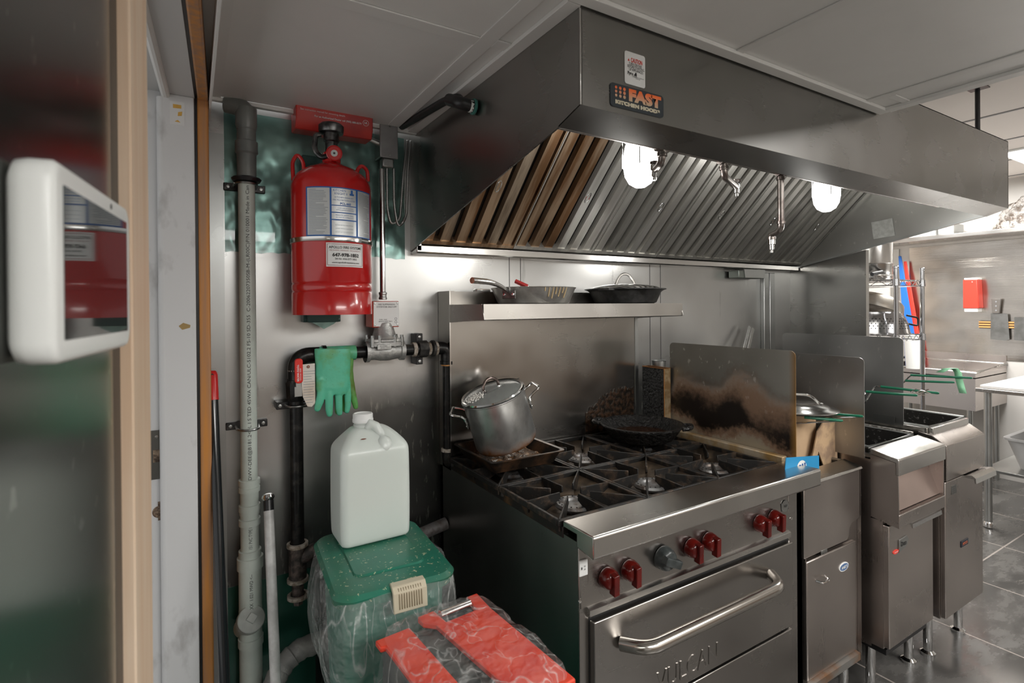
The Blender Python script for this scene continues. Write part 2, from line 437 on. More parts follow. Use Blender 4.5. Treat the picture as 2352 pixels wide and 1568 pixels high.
# unseen half-height block added to darken low steel reflections; fluorescent fixture above it
struct(MB().box(.3, 5.0, -4.0, -3.6, 0, 1.12).done('wall_front', mat('brown_reflection_block', (.20, .16, .13), .5), loc=(2.6, -3.8, 0)))
t = thing('fluorescent_fixture', 'long lit fluorescent fixture under the ceiling across the room', 'ceiling light', (1.0, -3.3, 1.88))
MB().box(.1, 1.9, -3.36, -3.24, 1.93, 2.02).done('housing', M_white, t); MB().box(.12, 1.88, -3.35, -3.25, 1.88, 1.929).done('diffuser', M_fluor, t)
# ---- left doorway: jamb, stop, head, pine edge
struct(MB().box(-.30, -.062, -.145, .02, 0, 1.985).done('wall_left', M_jamb, loc=(-.2, -.1, 0)))
b = MB(); b.box(-.062, .010, -.172, .0, 0, 1.975)
jm = struct(b.done('door_1', M_jamb, bevel=.002, loc=(-.03, -.15, 0)))
struct(MB().tube([(-.060, -.160, .0), (-.060, -.160, 1.965)], .0125, 12).done('trim_40', M_jamb))
struct(MB().box(.010, .0165, -.165, .0, 0, 1.985).done('trim_41', M_black))
struct(MB().box(.0165, .043, -.168, .0, 0, 1.985).done('trim_42', M_woodor, bevel=.005, seg=3))
# head over the doorway, seen from below, and the pine strip along it
def skew(b, x0, x1, z0, z1, k=.045):
    y0, y1 = -1.2, -.145
    f = lambda x, y: x+k*(y-y1)
    b.hexa([(f(x0, y0), y0, z0), (f(x1, y0), y0, z0), (f(x1, y1), y1, z0), (f(x0, y1), y1, z0), (f(x0, y0), y0, z1), (f(x1, y0), y0, z1), (f(x1, y1), y1, z1), (f(x0, y1), y1, z1)]); return b
struct(skew(MB(), -.045, .012, 1.975, 2.02).done('trim_43', M_jambhead))
struct(skew(MB(), -.30, -.045, 1.985, 2.02).done('trim_44', M_jambhead))
b = MB(); b.tube([(-.052-.045*1.0, -1.2, 1.972), (-.052, -.16, 1.972)], .010, 10); struct(b.done('trim_45', M_ceilbar))
struct(skew(MB(), .012, .019, 1.978, 2.02).done('trim_46', M_black))
struct(skew(MB(), .019, .043, 1.972, 2.02).done('trim_47', M_woodor, bevel=.004))
struct(MB().box(-2.2, -.2, -4.6, 1.0, 2.0, 2.05).done('ceiling', M_jambhead, loc=(-1, 0, 2.0)))
# strike plate, torn sticker, holes
t = thing('strike_plate', 'grey metal strike plate screwed to the white painted door jamb', 'strike plate', P(355, 1045, y=-.147))
p0 = P(338, 990, y=-.1465); p1 = P(374, 1098, y=-.1465)
b = MB(); b.box(p0.x-.0, -.0635, -.1485, -.1455, p1.z, p0.z); b.done('plate', mat('strike_metal', (.16, .16, .15), .35, .9), t, bevel=.0006)
q = P(360, 1047, y=-.149); MB().box(q.x-.008, q.x+.008, -.1495, -.1475, q.z-.016, q.z+.016).done('latch_hole', worn('latch_hole_rust', (.05, .03, .02), (.35, .26, .18), 60), t, bevel=.003)
for zz in (P(0, 1003, y=-.149).z, P(0, 1090, y=-.149).z):
    zz = P(357, 1003 if zz > q.z else 1090, y=-.149).z
    MB().lathe([(0, 0), (.0045, 0), (.004, .0015), (0, .002)], (q.x, -.1485, zz), (0, -1, 0), 14).done('screw', M_chrome, t)
q = P(407, 258, y=-.173)
t = thing('torn_sticker', 'torn white and orange sticker remnant at the top of the white door jamb', 'sticker', q)
MB().box(q.x-.016, q.x+.016, -.1728, -.172, q.z-.032, q.z+.028).done('paper', mat('old_sticker_paper', (.78, .79, .79), .4), t)
b = MB(); b.slab([(q.x-.009, -.1729, q.z+.020), (q.x+.009, -.1729, q.z+.020), (q.x+.009, -.1729, q.z+.011), (q.x-.009, -.1729, q.z+.010)], (0, -1, 0), .0003)
b.slab([(q.x+.002, -.1729, q.z+.001), (q.x+.011, -.1729, q.z+.004), (q.x+.010, -.1729, q.z-.007), (q.x+.001, -.1729, q.z-.009)], (0, -1, 0), .0003)
b.slab([(q.x-.006, -.1729, q.z-.024), (q.x+.001, -.1729, q.z-.019), (q.x+.007, -.1729, q.z-.025)], (0, -1, 0), .0003)
lab(b.done('torn_patch', mat('orange_pine_patch', (.72, .42, .08), .5), t), 'orange torn patches')
q = P(366, 1175, y=-.1465)
b = MB(); b.lathe([(0, .0), (.0135, 0), (.0155, .0008), (.0135, .0016), (0, .0012)], (q.x, -.1448, q.z), (0, -1, 0), 20); b.box(q.x-.003, q.x+.003, -.1462, -.1445, q.z+.012, q.z+.026); b.box(q.x-.003, q.x+.003, -.1462, -.1445, q.z-.022, q.z-.012)
struct(b.done('trim_48', worn('bored_hole_wood', (.10, .06, .04), (.30, .22, .15), 200)))
q = P(425, 750, y=-.1735)
b = MB(); b.slab([(q.x-.014, -.1722, q.z+.002), (q.x-.004, -.1722, q.z+.010), (q.x+.012, -.1722, q.z+.004), (q.x+.011, -.1722, q.z-.003), (q.x-.006, -.1722, q.z-.008)], (0, -1, 0), .0006)
struct(b.done('trim_49', mat('chipped_paint_wood', (.40, .27, .10), .6)))
# ---- near left: door leaf faced with steel, pine edge board
DV = V((.115, .9934, 0)).normalized(); DN = V((DV.y, -DV.x, 0)); D0 = V((-.093, -1.367, 0))
def leaf(b, s0, s1, t0, t1, z0, z1):
    c = D0+DV*(s0+s1)/2+DN*(t0+t1)/2; c.z = (z0+z1)/2
    b.obox(c, s1-s0, t1-t0, z1-z0, DV, DN, Z); return b
M_leaf = steel('door_leaf_steel', (.30, .305, .29), .2, brush=(3, 3, 40), blot=.05, dark=.8, spots=.35)
dl = thing('door_2', 'open door leaf faced with steel', 'door', (-.1, -1.3, 0)); del dl['label'], dl['category']; struct(dl)
leaf(MB(), -.9, .236, -.04, 0, 0, 2.0).done('steel_face', M_leaf, dl)
leaf(MB(), .2365, .2675, -.04, -.0008, 0, 2.0).done('seal', M_black, dl)
leaf(MB(), .268, .352, -.045, .0105, 0, 2.0).done('edge_board', M_woodsoft, dl, bevel=.002)
leaf(MB(), .353, .357, -.045, -.004, 0, .98).done('gasket', mat('mint_gasket', (.55, .72, .64), .5), dl)
# ================================================================== TABLET
tz = 1.455; tc = D0+DV*.095+DN*.012; tc.z = tz
t = thing('tablet', 'white wall tablet with dark glossy screen on the steel door leaf at left', 'tablet', (tc.x, tc.y, tz-.062))
def tabring(hw, hh, r, tt):
    return [D0+DV*(.095+x)+DN*tt+V((0, 0, tz+y)) for x, y in rr(0, 0, hw, hh, r, 6)]
b = MB(); b.loft([tabring(.086, .055, .010, .0005), tabring(.0915, .0605, .013, .004), tabring(.0925, .0615, .013, .010), tabring(.0925, .0615, .013, .021), tabring(.0905, .0595, .012, .0238), tabring(.088, .057, .011, .0245)])
b.done('housing', mat('tablet_white', (.88, .90, .88), .32), t, smooth=50)
b = MB(); b.loft([tabring(.078, .0475, .001, .0246), tabring(.078, .0475, .001, .0250)])
b.done('screen', mat('screen_glass', (.10, .11, .11), .04, .75), t, smooth=0)
q = D0+DV*(.125)+DN*.0246; q.z = tz+.053
MB().lathe([(0, .0002), (.0022, .0002), (.0022, 0)], q, DN, 14).done('camera_lens', M_ink, t)
# ================================================================== PVC DRAIN STACK
YP = -.07
t = thing('drain_pipe', 'grey green plastic drain pipe running up the steel wall at left', 'pipe', (.14, YP, .3))
def zz_(py, px=570, y=YP): return P(px, py, y=y).z
pts = [(P(568, 236, y=YP).x, 2.02)]
def px_(py): return .140
b = MB(); b.lathe([(.0285, zz_(250)), (.0285, zz_(290)), (.025, zz_(300)), (.0255, zz_(325)), (.030, zz_(327)), (.030, zz_(352)), (.026, zz_(356)), (.0255, zz_(408)), (.022, zz_(410))], (.140, YP, 0), Z, 28)
b.tube(fillet([(.140, YP, zz_(300)), (.140, YP, 2.005), (.09, YP+.02, 2.015)], .03), .026, 20)
lab(b.done('upper_coupling', M_pvcdk, t), 'dark grey upper coupling')
b = MB(); b.lathe([(.0222, zz_(410)), (.0222, zz_(1110))], (.139, YP, 0), Z, 28); b.done('upper_pipe', M_pvc, t)
b = MB(); b.lathe([(.022, zz_(408)), (.036, zz_(409)), (.040, zz_(412)), (.036, zz_(418)), (.022, zz_(420))], (.139, YP, 0), Z, 28); b.done('collar', M_black, t)
for a, c_, r in ((1100, 1112, .0285), (1112, 1118, .0262), (1118, 1128, .0282), (1158, 1172, .0285), (1172, 1180, .0265), (1190, 1204, .0287), (1262, 1278, .030), (1278, 1304, .0345), (1398, 1408, .031), (1462, 1480, .0335)):
    z1, z0 = zz_(a), zz_(c_); b = MB(); b.lathe([(r-.003, z0-.001), (r, z0), (r, z1), (r-.003, z1+.001), (.02, z1+.001)], (.139, YP, 0), Z, 28); b.done('fitting', M_pvc, t)
b = MB(); b.lathe([(.0245, zz_(1110)), (.0245, zz_(1270))], (.139, YP, 0), Z, 28); b.lathe([(.0305, zz_(1285)), (.0305, .2)], (.139, YP, 0), Z, 28); b.done('lower_pipe', M_pvc, t)
# clean-out branch with square plug facing down the room
q = P(578, 1420, y=-.115); ax = V((.12, -.78, .60)).normalized()
b = MB(); b.lathe([(.030, -.10), (.032, -.035), (.0345, -.033), (.0345, -.012)], q, ax, 30); b.done('branch', M_pvc, t)
b = MB(); b.lathe([(.0345, -.03), (.0365, -.028), (.0365, -.002), (.034, .0), (0, 0)], q, ax, 30)
u, v, w = frame(ax); b.obox(q+ax*.004, .022, .022, .010, (u+v).normalized(), (v-u).normalized(), w); b.done('cleanout_plug', worn('plug_grey', (.46, .49, .46), (.34, .36, .34), 12, .35, bs=0), t, bevel=.001)
# printed writing running up the pipe
def pipewrite(s, py0, py1, r, side=0.35):
    z0, z1 = zz_(py1), zz_(py0); L = z1-z0
    ang0 = math.radians(-90)-side*.0
    view = math.atan2(EYE.y-YP, EYE.x-.139)+.10
    def fn(x, y):
        a = view - y/r
        return V((.139+(r+.0004)*math.cos(a), YP+(r+.0004)*math.sin(a), (z0+z1)/2+x))
    text(s, .0125, (0, 0, 0), X, Y, M_ink, t, fn=fn, width=L)
pipewrite("DWV-DEE@B181.2<>L I S TED 45WA CAN/ULC-S102.2 FS-10 SD-355  C-20062207350SB-M-(LR00C)P/N 010001 Made in Can", 430, 1098, .0224)
pipewrite("151 PVC TYPE I", 1206, 1255, .0247)
pipewrite("XXX  1.021 MWD <--", 1310, 1395, .0307)
# pipe clamps (two)
def clamp(nm, x, z, w, label, r=.024, y=YP):
    t = thing(nm, label, 'pipe clamp', (x, -.01, z), 'pipe clamps on the steel wall')
    b = MB(); b.box(x-w, x-.018, -.012, -.002, z-.011, z+.011); b.box(x+.018, x+w, -.012, -.002, z-.011, z+.011); b.box(x-.03, x+.03, -.010, -.001, z-.011, z+.011)
    b.done('bracket', worn('black_bracket', (.03, .03, .03), (.12, .12, .12), 40, .4, .6, bs=0), t, bevel=.002)
    b = MB(); b.tube([(x-.030, -.008, z), (x-.030, y, z)]+[(x+r*1.12*math.cos(a), y+r*1.12*math.sin(a), z) for a in [math.pi+math.pi*k/10 for k in range(11)]]+[(x+.030, -.008, z)], .0035, 8); b.done('strap', M_zinc, t)
    for s in (-1, 1): MB().lathe([(0, .004), (.005, .003), (.006, 0)], (x+s*(w-.012), -.012, z), (0, -1, 0), 12).done('screw', M_zinc, t)
clamp('pipe_clamp', .139, P(565, 432, y=-.01).z, .056, 'black bracket clamping the plastic drain pipe over the green film')
clamp('pipe_clamp', .139, P(565, 975, y=-.01).z, .056, 'black bracket clamping the drain pipe at its middle, beside the wood edge')
# ---- protective green film left on the steel
M_film = mat('green_protective_film', (.12, .26, .24), .25, .6, Coat_Weight=.5)
f_ = noise_fac(M_film, 4, 4, coords(M_film, (1, 1, 2)), .35, .7); setc(M_film, mixcol(M_film, f_, (.10, .19, .17), (.26, .42, .38)))
bump(M_film, noise_fac(M_film, 11, 2, coords(M_film, (1, 1, .6)), .3, .7), .5, .01)
def raggedfilm(x0, x1, ztop, zb, amp, seed):
    random.seed(seed); n = 34
    top = [(x1, ztop), (x0, ztop)]
    bot = [(x0+(x1-x0)*i/n, zb+amp*(noise.noise(V((i*.45, seed, 0)))-.1*((i % 5) == 0))) for i in range(n+1)]
    return MB().prism(bot+top, 'y', -.0012, -.0002)
tag(raggedfilm(.086, .64, 2.015, 1.595, .012, 3).done('protective_film', M_film), 'translucent green protective film on upper steel wall behind the red tank', 'film')
tag(raggedfilm(.075, .33, .60, .10, .0, 5).done('protective_film', mat('dark_green_film', (.02, .10, .07), .25, .5, Coat_Weight=.5)), 'dark green protective film on the lower steel wall behind the drain pipe', 'film')
# ================================================================== FIRE SUPPRESSION TANK
TX, TY, TR = .356, -.17, .112
zt = lambda py: P(758, py, y=TY).z
t = thing('fire_suppression_tank', 'red cylindrical fire suppression tank strapped to the steel wall', 'fire tank', (TX, -.02, 1.42))
zb, zs = 1.407, 1.785
b = MB(); b.lathe([(0, zb+.004), (TR-.012, zb+.004), (TR-.012, zb), (TR, zb), (TR, zb+.062), (TR-.003, zb+.066), (TR, zb+.071), (TR, zb+.084), (TR-.003, zb+.089), (TR, zb+.094), (TR, zs-.01), (TR-.002, zs), (TR-.006, zs+.012), (TR-.018, zs+.028), (TR-.04, zs+.044), (TR-.07, zs+.056), (.032, zs+.062), (.026, zs+.066), (.026, zs+.092), (.022, zs+.096), (0, zs+.096)], (TX, TY, 0), Z, 72)
b.done('cylinder', M_red, t, smooth=50)
for s, hh in ((-1, 1), (1, .62)):
    u = V((s*.86, -.25*s, 0)).normalized(); c = V((TX, TY, 0))+u*(TR*.80)
    w = V((-u.y, u.x, 0)) if s < 0 else V((-u.y, u.x, 0))
    w = V((.95, -.3, 0)).normalized()
    zz = zs+.010
    pth = fillet([c-w*.016+Z*zz, c-w*.018+Z*(zz+.035*hh+.02), c-w*.004+Z*(zz+.058*hh+.02), c+w*.012+Z*(zz+.036*hh+.02), c+w*.014+Z*(zz+.008)], .012)
    MB().tube(pth, .0055, 10).done('lifting_lug', M_red, t)
# valve, gauge
zv = zs+.096
b = MB(); b.lathe([(0, zv), (.017, zv), (.018, zv+.03), (.022, zv+.034), (.022, zv+.055), (.034, zv+.058), (.036, zv+.066), (.036, zv+.078), (.030, zv+.084), (0, zv+.084)], (TX, TY, 0), Z, 30)
b.tube(fillet([(TX-.03, TY, zv+.05), (TX-.045, TY, zv+.045), (TX-.048, TY, zv+.0), (TX-.03, TY-.01, zv-.02), (TX-.015, TY-.02, zv-.015)], .02), .0075, 10)
b.done('valve', worn('dark_valve_metal', (.05, .05, .05), (.20, .20, .20), 30, .3, .9, bs=0), t)
gv = (EYE-V((TX, TY, 1.89))).normalized(); gv.z *= .3; gv.normalize(); gc = V((TX+.008, TY, zv-.006))+gv*.026
g = MB().lathe([(0, 0), (.0215, 0), (.0225, .004), (.0225, .011), (.020, .013), (.019, .0105), (0, .0105)], gc, gv, 30).done('gauge', M_red, t)
MB().lathe([(0, .0112), (.0095, .0112), (.0095, .0108)], gc, gv, 20).done('dial', M_zinc, g)
MB().lathe([(0, .0122), (.0032, .0122), (.0032, .0108)], gc, gv, 14).done('pin', M_black, g)
tv = math.atan2(EYE.y-TY, EYE.x-TX)
def onTank(ang_c, zc, r=TR+.0006):
    def fn(x, y):
        a = ang_c+x/r
        return V((TX+r*math.cos(a), TY+r*math.sin(a), zc+y))
    return fn
def tanklabel(name, ang, zc, w, h, m, r=TR+.0005, n=24, t2=.0003):
    b = MB(); f = onTank(ang, zc, r); g_ = onTank(ang, zc, r+t2)
    A = [[b.bm.verts.new(g_((-w/2+w*i/n), yy)) for i in range(n+1)] for yy in (-h/2, h/2)]
    for i in range(n): b.bm.faces.new([A[0][i], A[0][i+1], A[1][i+1], A[1][i]])
    return b
def tl(parent, ang, zc, w, h, m, lay=1, nm='panel', lb=None):
    o = tanklabel(nm, ang, zc, w, h, m, TR+.0005*lay).done(nm, m, parent, smooth=60)
    if lb: o['label'] = lb
    return o
ac = tv+.30
zl1, zl0 = zt(447), zt(553); zc1 = (zl1+zl0)/2; LW, LH = .205, zl1-zl0
LC = ac-.03
lb_ = tl(t, LC, zc1, LW, LH, M_blueink, 1, 'instruction_label', 'silver and blue instruction label')
for x, w, hh, zo in ((-.0665, .062, LH-.007, 0), (.0705, .055, LH-.007, 0), (.003, .069, LH*.34, LH*.305), (.003, .069, LH*.125, LH*.055), (.003, .069, LH*.125, -LH*.09), (.003, .069, LH*.30, -LH*.325)):
    tl(lb_, LC+x/TR, zc1+zo, w, hh, M_silverlabel, 2)
def tt(s, x, zc, size, m, width=None, bold=0, par=lb_, r=TR+.0016): text(s, size, (0, 0, 0), X, Y, m, par, bold, onTank(LC+x/TR, zc, r), width)
tt('KITCHEN', -.010, zc1+LH*.43, .0085, M_blueink, .034); tt('KNIGHT II', -.006, zc1+LH*.365, .0085, M_blueink, .034)
tt('KITCHEN EXHAUST', .003, zc1+LH*.29, .0058, M_blueink, .052); tt('FIRE PROTECTION SYSTEM', .003, zc1+LH*.235, .0058, M_blueink, .062); tt('PCL-460', .006, zc1+LH*.165, .0085, M_blueink, .030, .0003)
b = tanklabel('knight_badge', LC+.024/TR, zc1+LH*.37, .013, .005, M_blueink, TR+.0016); 
b2 = tanklabel('x', LC+.024/TR, zc1+LH*.41, .006, .014, M_blueink, TR+.0016)
b2.done('knight_badge', M_blueink, lb_); b.done('knight_badge', M_blueink, lb_)
tt('ALARM AND ACTUATION', .006, zc1+LH*.075, .004, M_blueink, .045); tt('EXTINGUISHING SYSTEM UNIT', .006, zc1+LH*.035, .004, M_blueink, .05)
tt('REMOTE SAFETY PULL', .004, zc1-LH*.07, .0045, M_blueink, .05); tt('SEE MANUAL IN PRACTICE', .004, zc1-LH*.115, .004, M_blueink, .05)
for k_ in range(4): tt('////////////////////', .003, zc1-LH*(.18 if k_ == 0 else .25+.06*k_), .0035, M_blueink, .06) if k_ == 0 else tt('owner service record test', .003, zc1-LH*(.20+.07*k_), .0032, M_navy, .05)
random.seed(3)
for side, x0, w in (('L', -.0665, .054), ('R', .0705, .047)):
    b = MB(); f = onTank(LC+x0/TR, zc1, TR+.0016)
    for k_ in range(30):
        yy = LH*.44-k_*LH*.0305
        ww = w*(random.uniform(.75, 1) if k_ % 9 else .4)
        n_ = 6
        A = [[b.bm.verts.new(f(-w/2+ww*i/n_, yy+d)) for i in range(n_+1)] for d in (-.0006, .0006)]
        for i in range(n_): b.bm.faces.new([A[0][i], A[0][i+1], A[1][i+1], A[1][i]])
    b.done('small_print', mat('grey_print', (.22, .25, .28), .5), lb_)
# strap band
zq = zt(556)-.003
b = MB(); b.lathe([(TR+.001, zq-.007), (TR+.0035, zq-.006), (TR+.0025, zq), (TR+.0035, zq+.006), (TR+.001, zq+.007)], (TX, TY, 0), Z, 72)
sb_ = b.done('strap', M_bright, t)
q = onTank(tv+.02+.78, zq, TR+.006)(0, 0); MB().cyl(q-V((.012, .006, 0)), q+V((.012, .012, 0)), .007).done('buckle', M_zinc, sb_)
# service label
zl1, zl0 = zt(567), zt(618); zc2 = (zl1+zl0)/2; w2 = .108; h2 = .066; LC = tv+.335
sl = tl(t, LC, zc2, w2, h2, M_label, 1, 'service_label', 'white service label with red border')
for x, w, hh, zo in ((0, w2-.006, .0009, h2/2-.004), (0, w2-.006, .0009, -h2/2+.004), (-w2/2+.004, .0009, h2-.008, 0), (w2/2-.004, .0009, h2-.008, 0)):
    tl(sl, LC+x/TR, zc2+zo, w, hh, M_maroon, 3, 'border')
tt('APOLLO FIRE SYSTEMS', 0, zc2+.020, .010, M_ink, .094, .0001, sl); tt('FIRE ALARMS - SPRINKLERS - FIRE SUPPRESSION', 0, zc2+.012, .0035, M_maroon, .090, 0, sl)
tt('647-978-1852', 0, zc2-.001, .0125, M_ink, .076, .0005, sl); tt('24 Hr: 416-277-1852', 0, zc2-.0115, .0068, M_ink, .062, .0001, sl); tt('www.apollofiresystems.com', 0, zc2-.0215, .0058, M_ink, .078, .0001, sl)
# bracket behind and below
b = MB(); b.box(TX-.06, TX+.052, -.045, -.001, 1.382, 1.90); b.box(TX-.052, TX+.04, -.075, -.02, 1.382, 1.407)
b.done('wall_bracket', mat('dark_green_bracket', (.03, .07, .065), .35, .5), t, bevel=.002)
b = MB(); b.slab([(TX-.058, -.0455, 1.392), (TX+.050, -.0455, 1.392), (TX+.030, -.0455, 1.375), (TX+.0, -.0455, 1.360), (TX-.03, -.0455, 1.378)], (0, -1, 0), .001); b.done('film_scrap', M_film, t)
# ---- red control box above, junction box, conduits
q = P(768, 300, y=-.10)
t = thing('control_box', 'long red metal control box hanging under the ceiling above the red tank', 'control box', (.385, -.03, 1.96))
b = MB(); b.prism([(-.03, 1.965), (-.03, 2.055), (-.115, 2.055), (-.115, 1.985), (-.100, 1.960)], 'x', .268, .497); b.done('case', M_redbox, t, bevel=.003)
fp = V((.36, -.1155, 2.0))
text('See instruction manual for mounting details', .008, (.345, -.1153, 2.016), X, Z, M_label, t, width=.13, align='CENTER'); text('For an Authorized Dealer call (905) 888-8379', .008, (.390, -.1153, 2.001), X, Z, M_label, t, .0001, width=.14)
MB().lathe([(.0085, .0004), (.0095, .0004), (.0095, 0), (.0085, 0), (.0085, .0004)], (.474, -.1153, 2.006), (0, -1, 0), 24).done('ring_mark', M_label, t)
text('UL', .009, (.474, -.1153, 2.006), X, Z, M_label, t, .0003)
t = thing('junction_box', 'grey metal junction box on the wall right of the red tank', 'junction box', (.572, -.03, 1.88))
p0, p1 = P(875, 303, y=-.075), P(912, 363, y=-.075)
b = MB(); b.box(p0.x, p1.x, -.07, -.002, p1.z, p1.z+.13); b.done('box', M_zinc, t, bevel=.003)
lab(MB().box(p0.x-.004, p1.x+.003, -.078, -.0705, p1.z-.004, p1.z+.125).done('cover', worn('grey_paint_cover', (.30, .30, .30), (.35, .35, .35), 20, .3, .3, bs=0), t, bevel=.003), 'grey painted cover')
for dz in (.006, .10): MB().lathe([(0, .002), (.003, .0015), (.0035, 0)], ((p0.x+p1.x)/2+.002, -.078, p1.z+dz), (0, -1, 0), 12).done('screw', M_zinc, t)
MB().cyl((.497, -.06, 1.975), (p0.x, -.06, 1.965), .009).done('nipple', M_zinc, t)
MB().box(p0.x+.008, p1.x-.008, -.066, -.03, p1.z-.032, p1.z-.001).done('cable_clamp', M_zinc, t, bevel=.004)
cx_ = .5445
t = thing('steel_conduit', 'thin shiny steel conduit between the junction box and the red valve switch box', 'conduit', (cx_, -.05, 1.46))
MB().cyl((cx_, -.05, 1.455), (cx_, -.05, 1.885), .0095, 18).done('tube', mat('conduit_metal', (.6, .6, .6), .2, 1.0), t)
MB().lathe([(.0095, 0), (.0135, .001), (.0135, .008), (.0118, .010), (.0118, .016), (.0135, .018), (.0135, .024), (.0095, .026)], (cx_, -.05, 1.452), Z, 20).done('connector', M_zinc, t)
def corr(name, label, path, r=.0052):
    pts = fillet(path, .04, 10); out = [pts[0]]
    for a, c in zip(pts, pts[1:]):
        n_ = max(1, int((c-a).length/.0035))
        for i in range(1, n_+1): out.append(a.lerp(c, i/n_))
    tag(MB().tube(out, [r*(1.0 if i % 2 else .78) for i in range(len(out))], 8).done(name, M_zinc, smooth=80), label, 'flexible conduit', 'flexible metal conduits')
zc0 = p1.z-.03
corr('flexible_conduit', 'shorter looped flexible metal conduit hanging from the junction box', [(.562, -.05, zc0), (.562, -.05, zc0-.14), (.575, -.05, zc0-.19), (.605, -.05, zc0-.17), (.622, -.045, zc0), (.640, -.035, 2.0)])
corr('flexible_conduit', 'longer looped flexible metal conduit nearest the hood', [(.584, -.055, zc0), (.584, -.055, zc0-.13), (.598, -.055, zc0-.20), (.628, -.05, zc0-.16), (.638, -.045, zc0+.02), (.652, -.035, 2.0)])
# red / white switch box on the gas valve
p0, p1 = P(850, 692, y=-.10), P(917, 750, y=-.10)
t = thing('valve_switch_box', 'small red box with white printed cover mounted above the gas valve', 'switch box', ((p0.x+p1.x)/2, -.05, p1.z))
bx0, bx1, bz0, bz1 = p0.x+.012, p1.x+.002, p1.z+.002, p0.z
b = MB(); b.box(bx0-.004, bx1, -.095, -.02, bz0-.003, bz1+.001); b.done('case', mat('orange_red_paint', (.50, .05, .02), .35), t, bevel=.003)
MB().box(bx0, bx1-.001, -.0965, -.0952, bz0, bz1-.001).done('cover', M_label, t, bevel=.001)
mx_ = (bx0+bx1)/2
text('FIRE SUPPRESSION', .007, (mx_, -.0967, bz1-.010), X, Z, M_ink, t, width=.055); text('SYSTEM FUEL SHUT-OFF', .007, (mx_, -.0967, bz1-.018), X, Z, M_ink, t, width=.066)
text('FUEL: GAS', .005, (mx_-.012, -.0967, bz0+.022), X, Z, M_ink, t, width=.025); text('REMOTE RESET ONLY', .005, (mx_-.004, -.0967, bz0+.016), X, Z, M_ink, t, width=.045); text('MODEL', .004, (mx_, -.0967, bz0+.008), X, Z, M_ink, t, width=.02)
for (sx, sz) in ((bx0+.005, bz0+.005), (bx1-.006, bz0+.005), (bx0+.005, bz1-.006), (bx1-.006, bz1-.006)):
    MB().lathe([(0, .002), (.003, .0015), (.0035, 0)], (sx, -.0966, sz), (0, -1, 0), 12).done('screw', M_zinc, t)
for dz in (.024, .014): MB().lathe([(.0034, .0003), (.0042, .0003), (.0042, 0), (.0034, 0), (.0034, .0003)], (bx1-.012, -.0967, bz0+dz), (0, -1, 0), 16).done('approval_mark', M_ink, t)
# ================================================================== GAS PIPEWORK
GY = -.075; zh = P(760, 812, y=GY).z; xl = P(681, 1000, y=GY).x; xr = .752; zT = P(690, 1290, y=GY).z
t = thing('gas_pipe', 'black iron gas pipe with elbows running along and down the wall', 'pipe', (xl, GY, zT))
b = MB(); b.tube([(xl, GY, zT+.02), (xl, GY, P(0, 0, x=0).z if 0 else zh-.13)], .0195, 20)
b.done('left_riser', M_pipeblk, t)
b = MB(); b.tube(fillet([(xl, GY, zh-.085), (xl, GY, zh), (xl+.085, GY, zh)], .07, 8), .0235, 20)
for a, ax in (((xl, GY, zh-.085), Z), ((xl+.075, GY, zh), X)): b.lathe([(.0225, 0), (.0275, .001), (.0275, .012), (.0225, .013)], a, ax, 20)
b.done('left_elbow', M_pipeblk, t)
lab(MB().tube([(xl+.088, GY, zh), (xl+.096, GY, zh)], .0225, 20).done('joint_ring', mat('orange_rust', (.62, .28, .08), .5), t), 'rusty orange ring')
MB().tube([(xl+.09, GY, zh), (xr-.03, GY, zh)], .0195, 20).done('crossbar', M_pipeblk, t)
b = MB(); b.tube(fillet([(xr-.045, GY, zh), (xr+.012, GY, zh), (xr+.012, GY, zh-.055)], .045, 8), .023, 20); b.lathe([(.022, 0), (.0265, .001), (.0265, .012), (.022, .013)], (xr+.012, GY, zh-.058), Z, 20); b.done('right_elbow', M_pipeblk, t)
MB().tube([(xr+.012, GY, zh-.062), (xr+.012, GY, zh-.054)], .0215, 20).done('joint_ring', bpy.data.materials['orange_rust'], t)
MB().tube([(xr+.012, GY, zh-.06), (xr+.012, GY, P(1025, 1040, y=GY).z)], .0165, 16).done('right_drop', M_pipeblk, t)
b = MB(); zz = P(1025, 1040, y=GY).z; b.tube(fillet([(xr+.012, GY, zz+.01), (xr+.012, GY, zz-.03), (xr+.07, GY, zz-.055)], .03), .0215, 18); b.done('lower_elbow', M_pipeblk, t)
MB().tube([(xr+.012, GY, zz+.006), (xr+.012, GY, zz+.017)], .0235, 18).done('sealed_joint', M_dope, t)
# tee at the foot
b = MB(); b.tube([(xl, GY, zT-.045), (xl, GY, zT+.055)], .0255, 20); b.tube([(xl, GY, zT+.01), (xl+.03, GY-.008, zT+.025), (xl+.05, GY-.014, zT+.035)], [.022, .023, .020], 16); b.done('tee', M_rustpipe, t)
for dz in (.055, -.05, -.10): MB().lathe([(.022, -.006), (.0305, -.005), (.0305, .005), (.022, .006)], (xl, GY, zT+dz), Z, 22).done('tee_band', M_dope, t)
b = MB(); b.tube([(xl, GY, zT-.10), (xl, GY, zT-.045)], .017, 16); b.cyl((xl, GY, zT-.125), (xl, GY, zT-.098), .0145, 6); b.done('drip_leg', M_rustpipe, t)
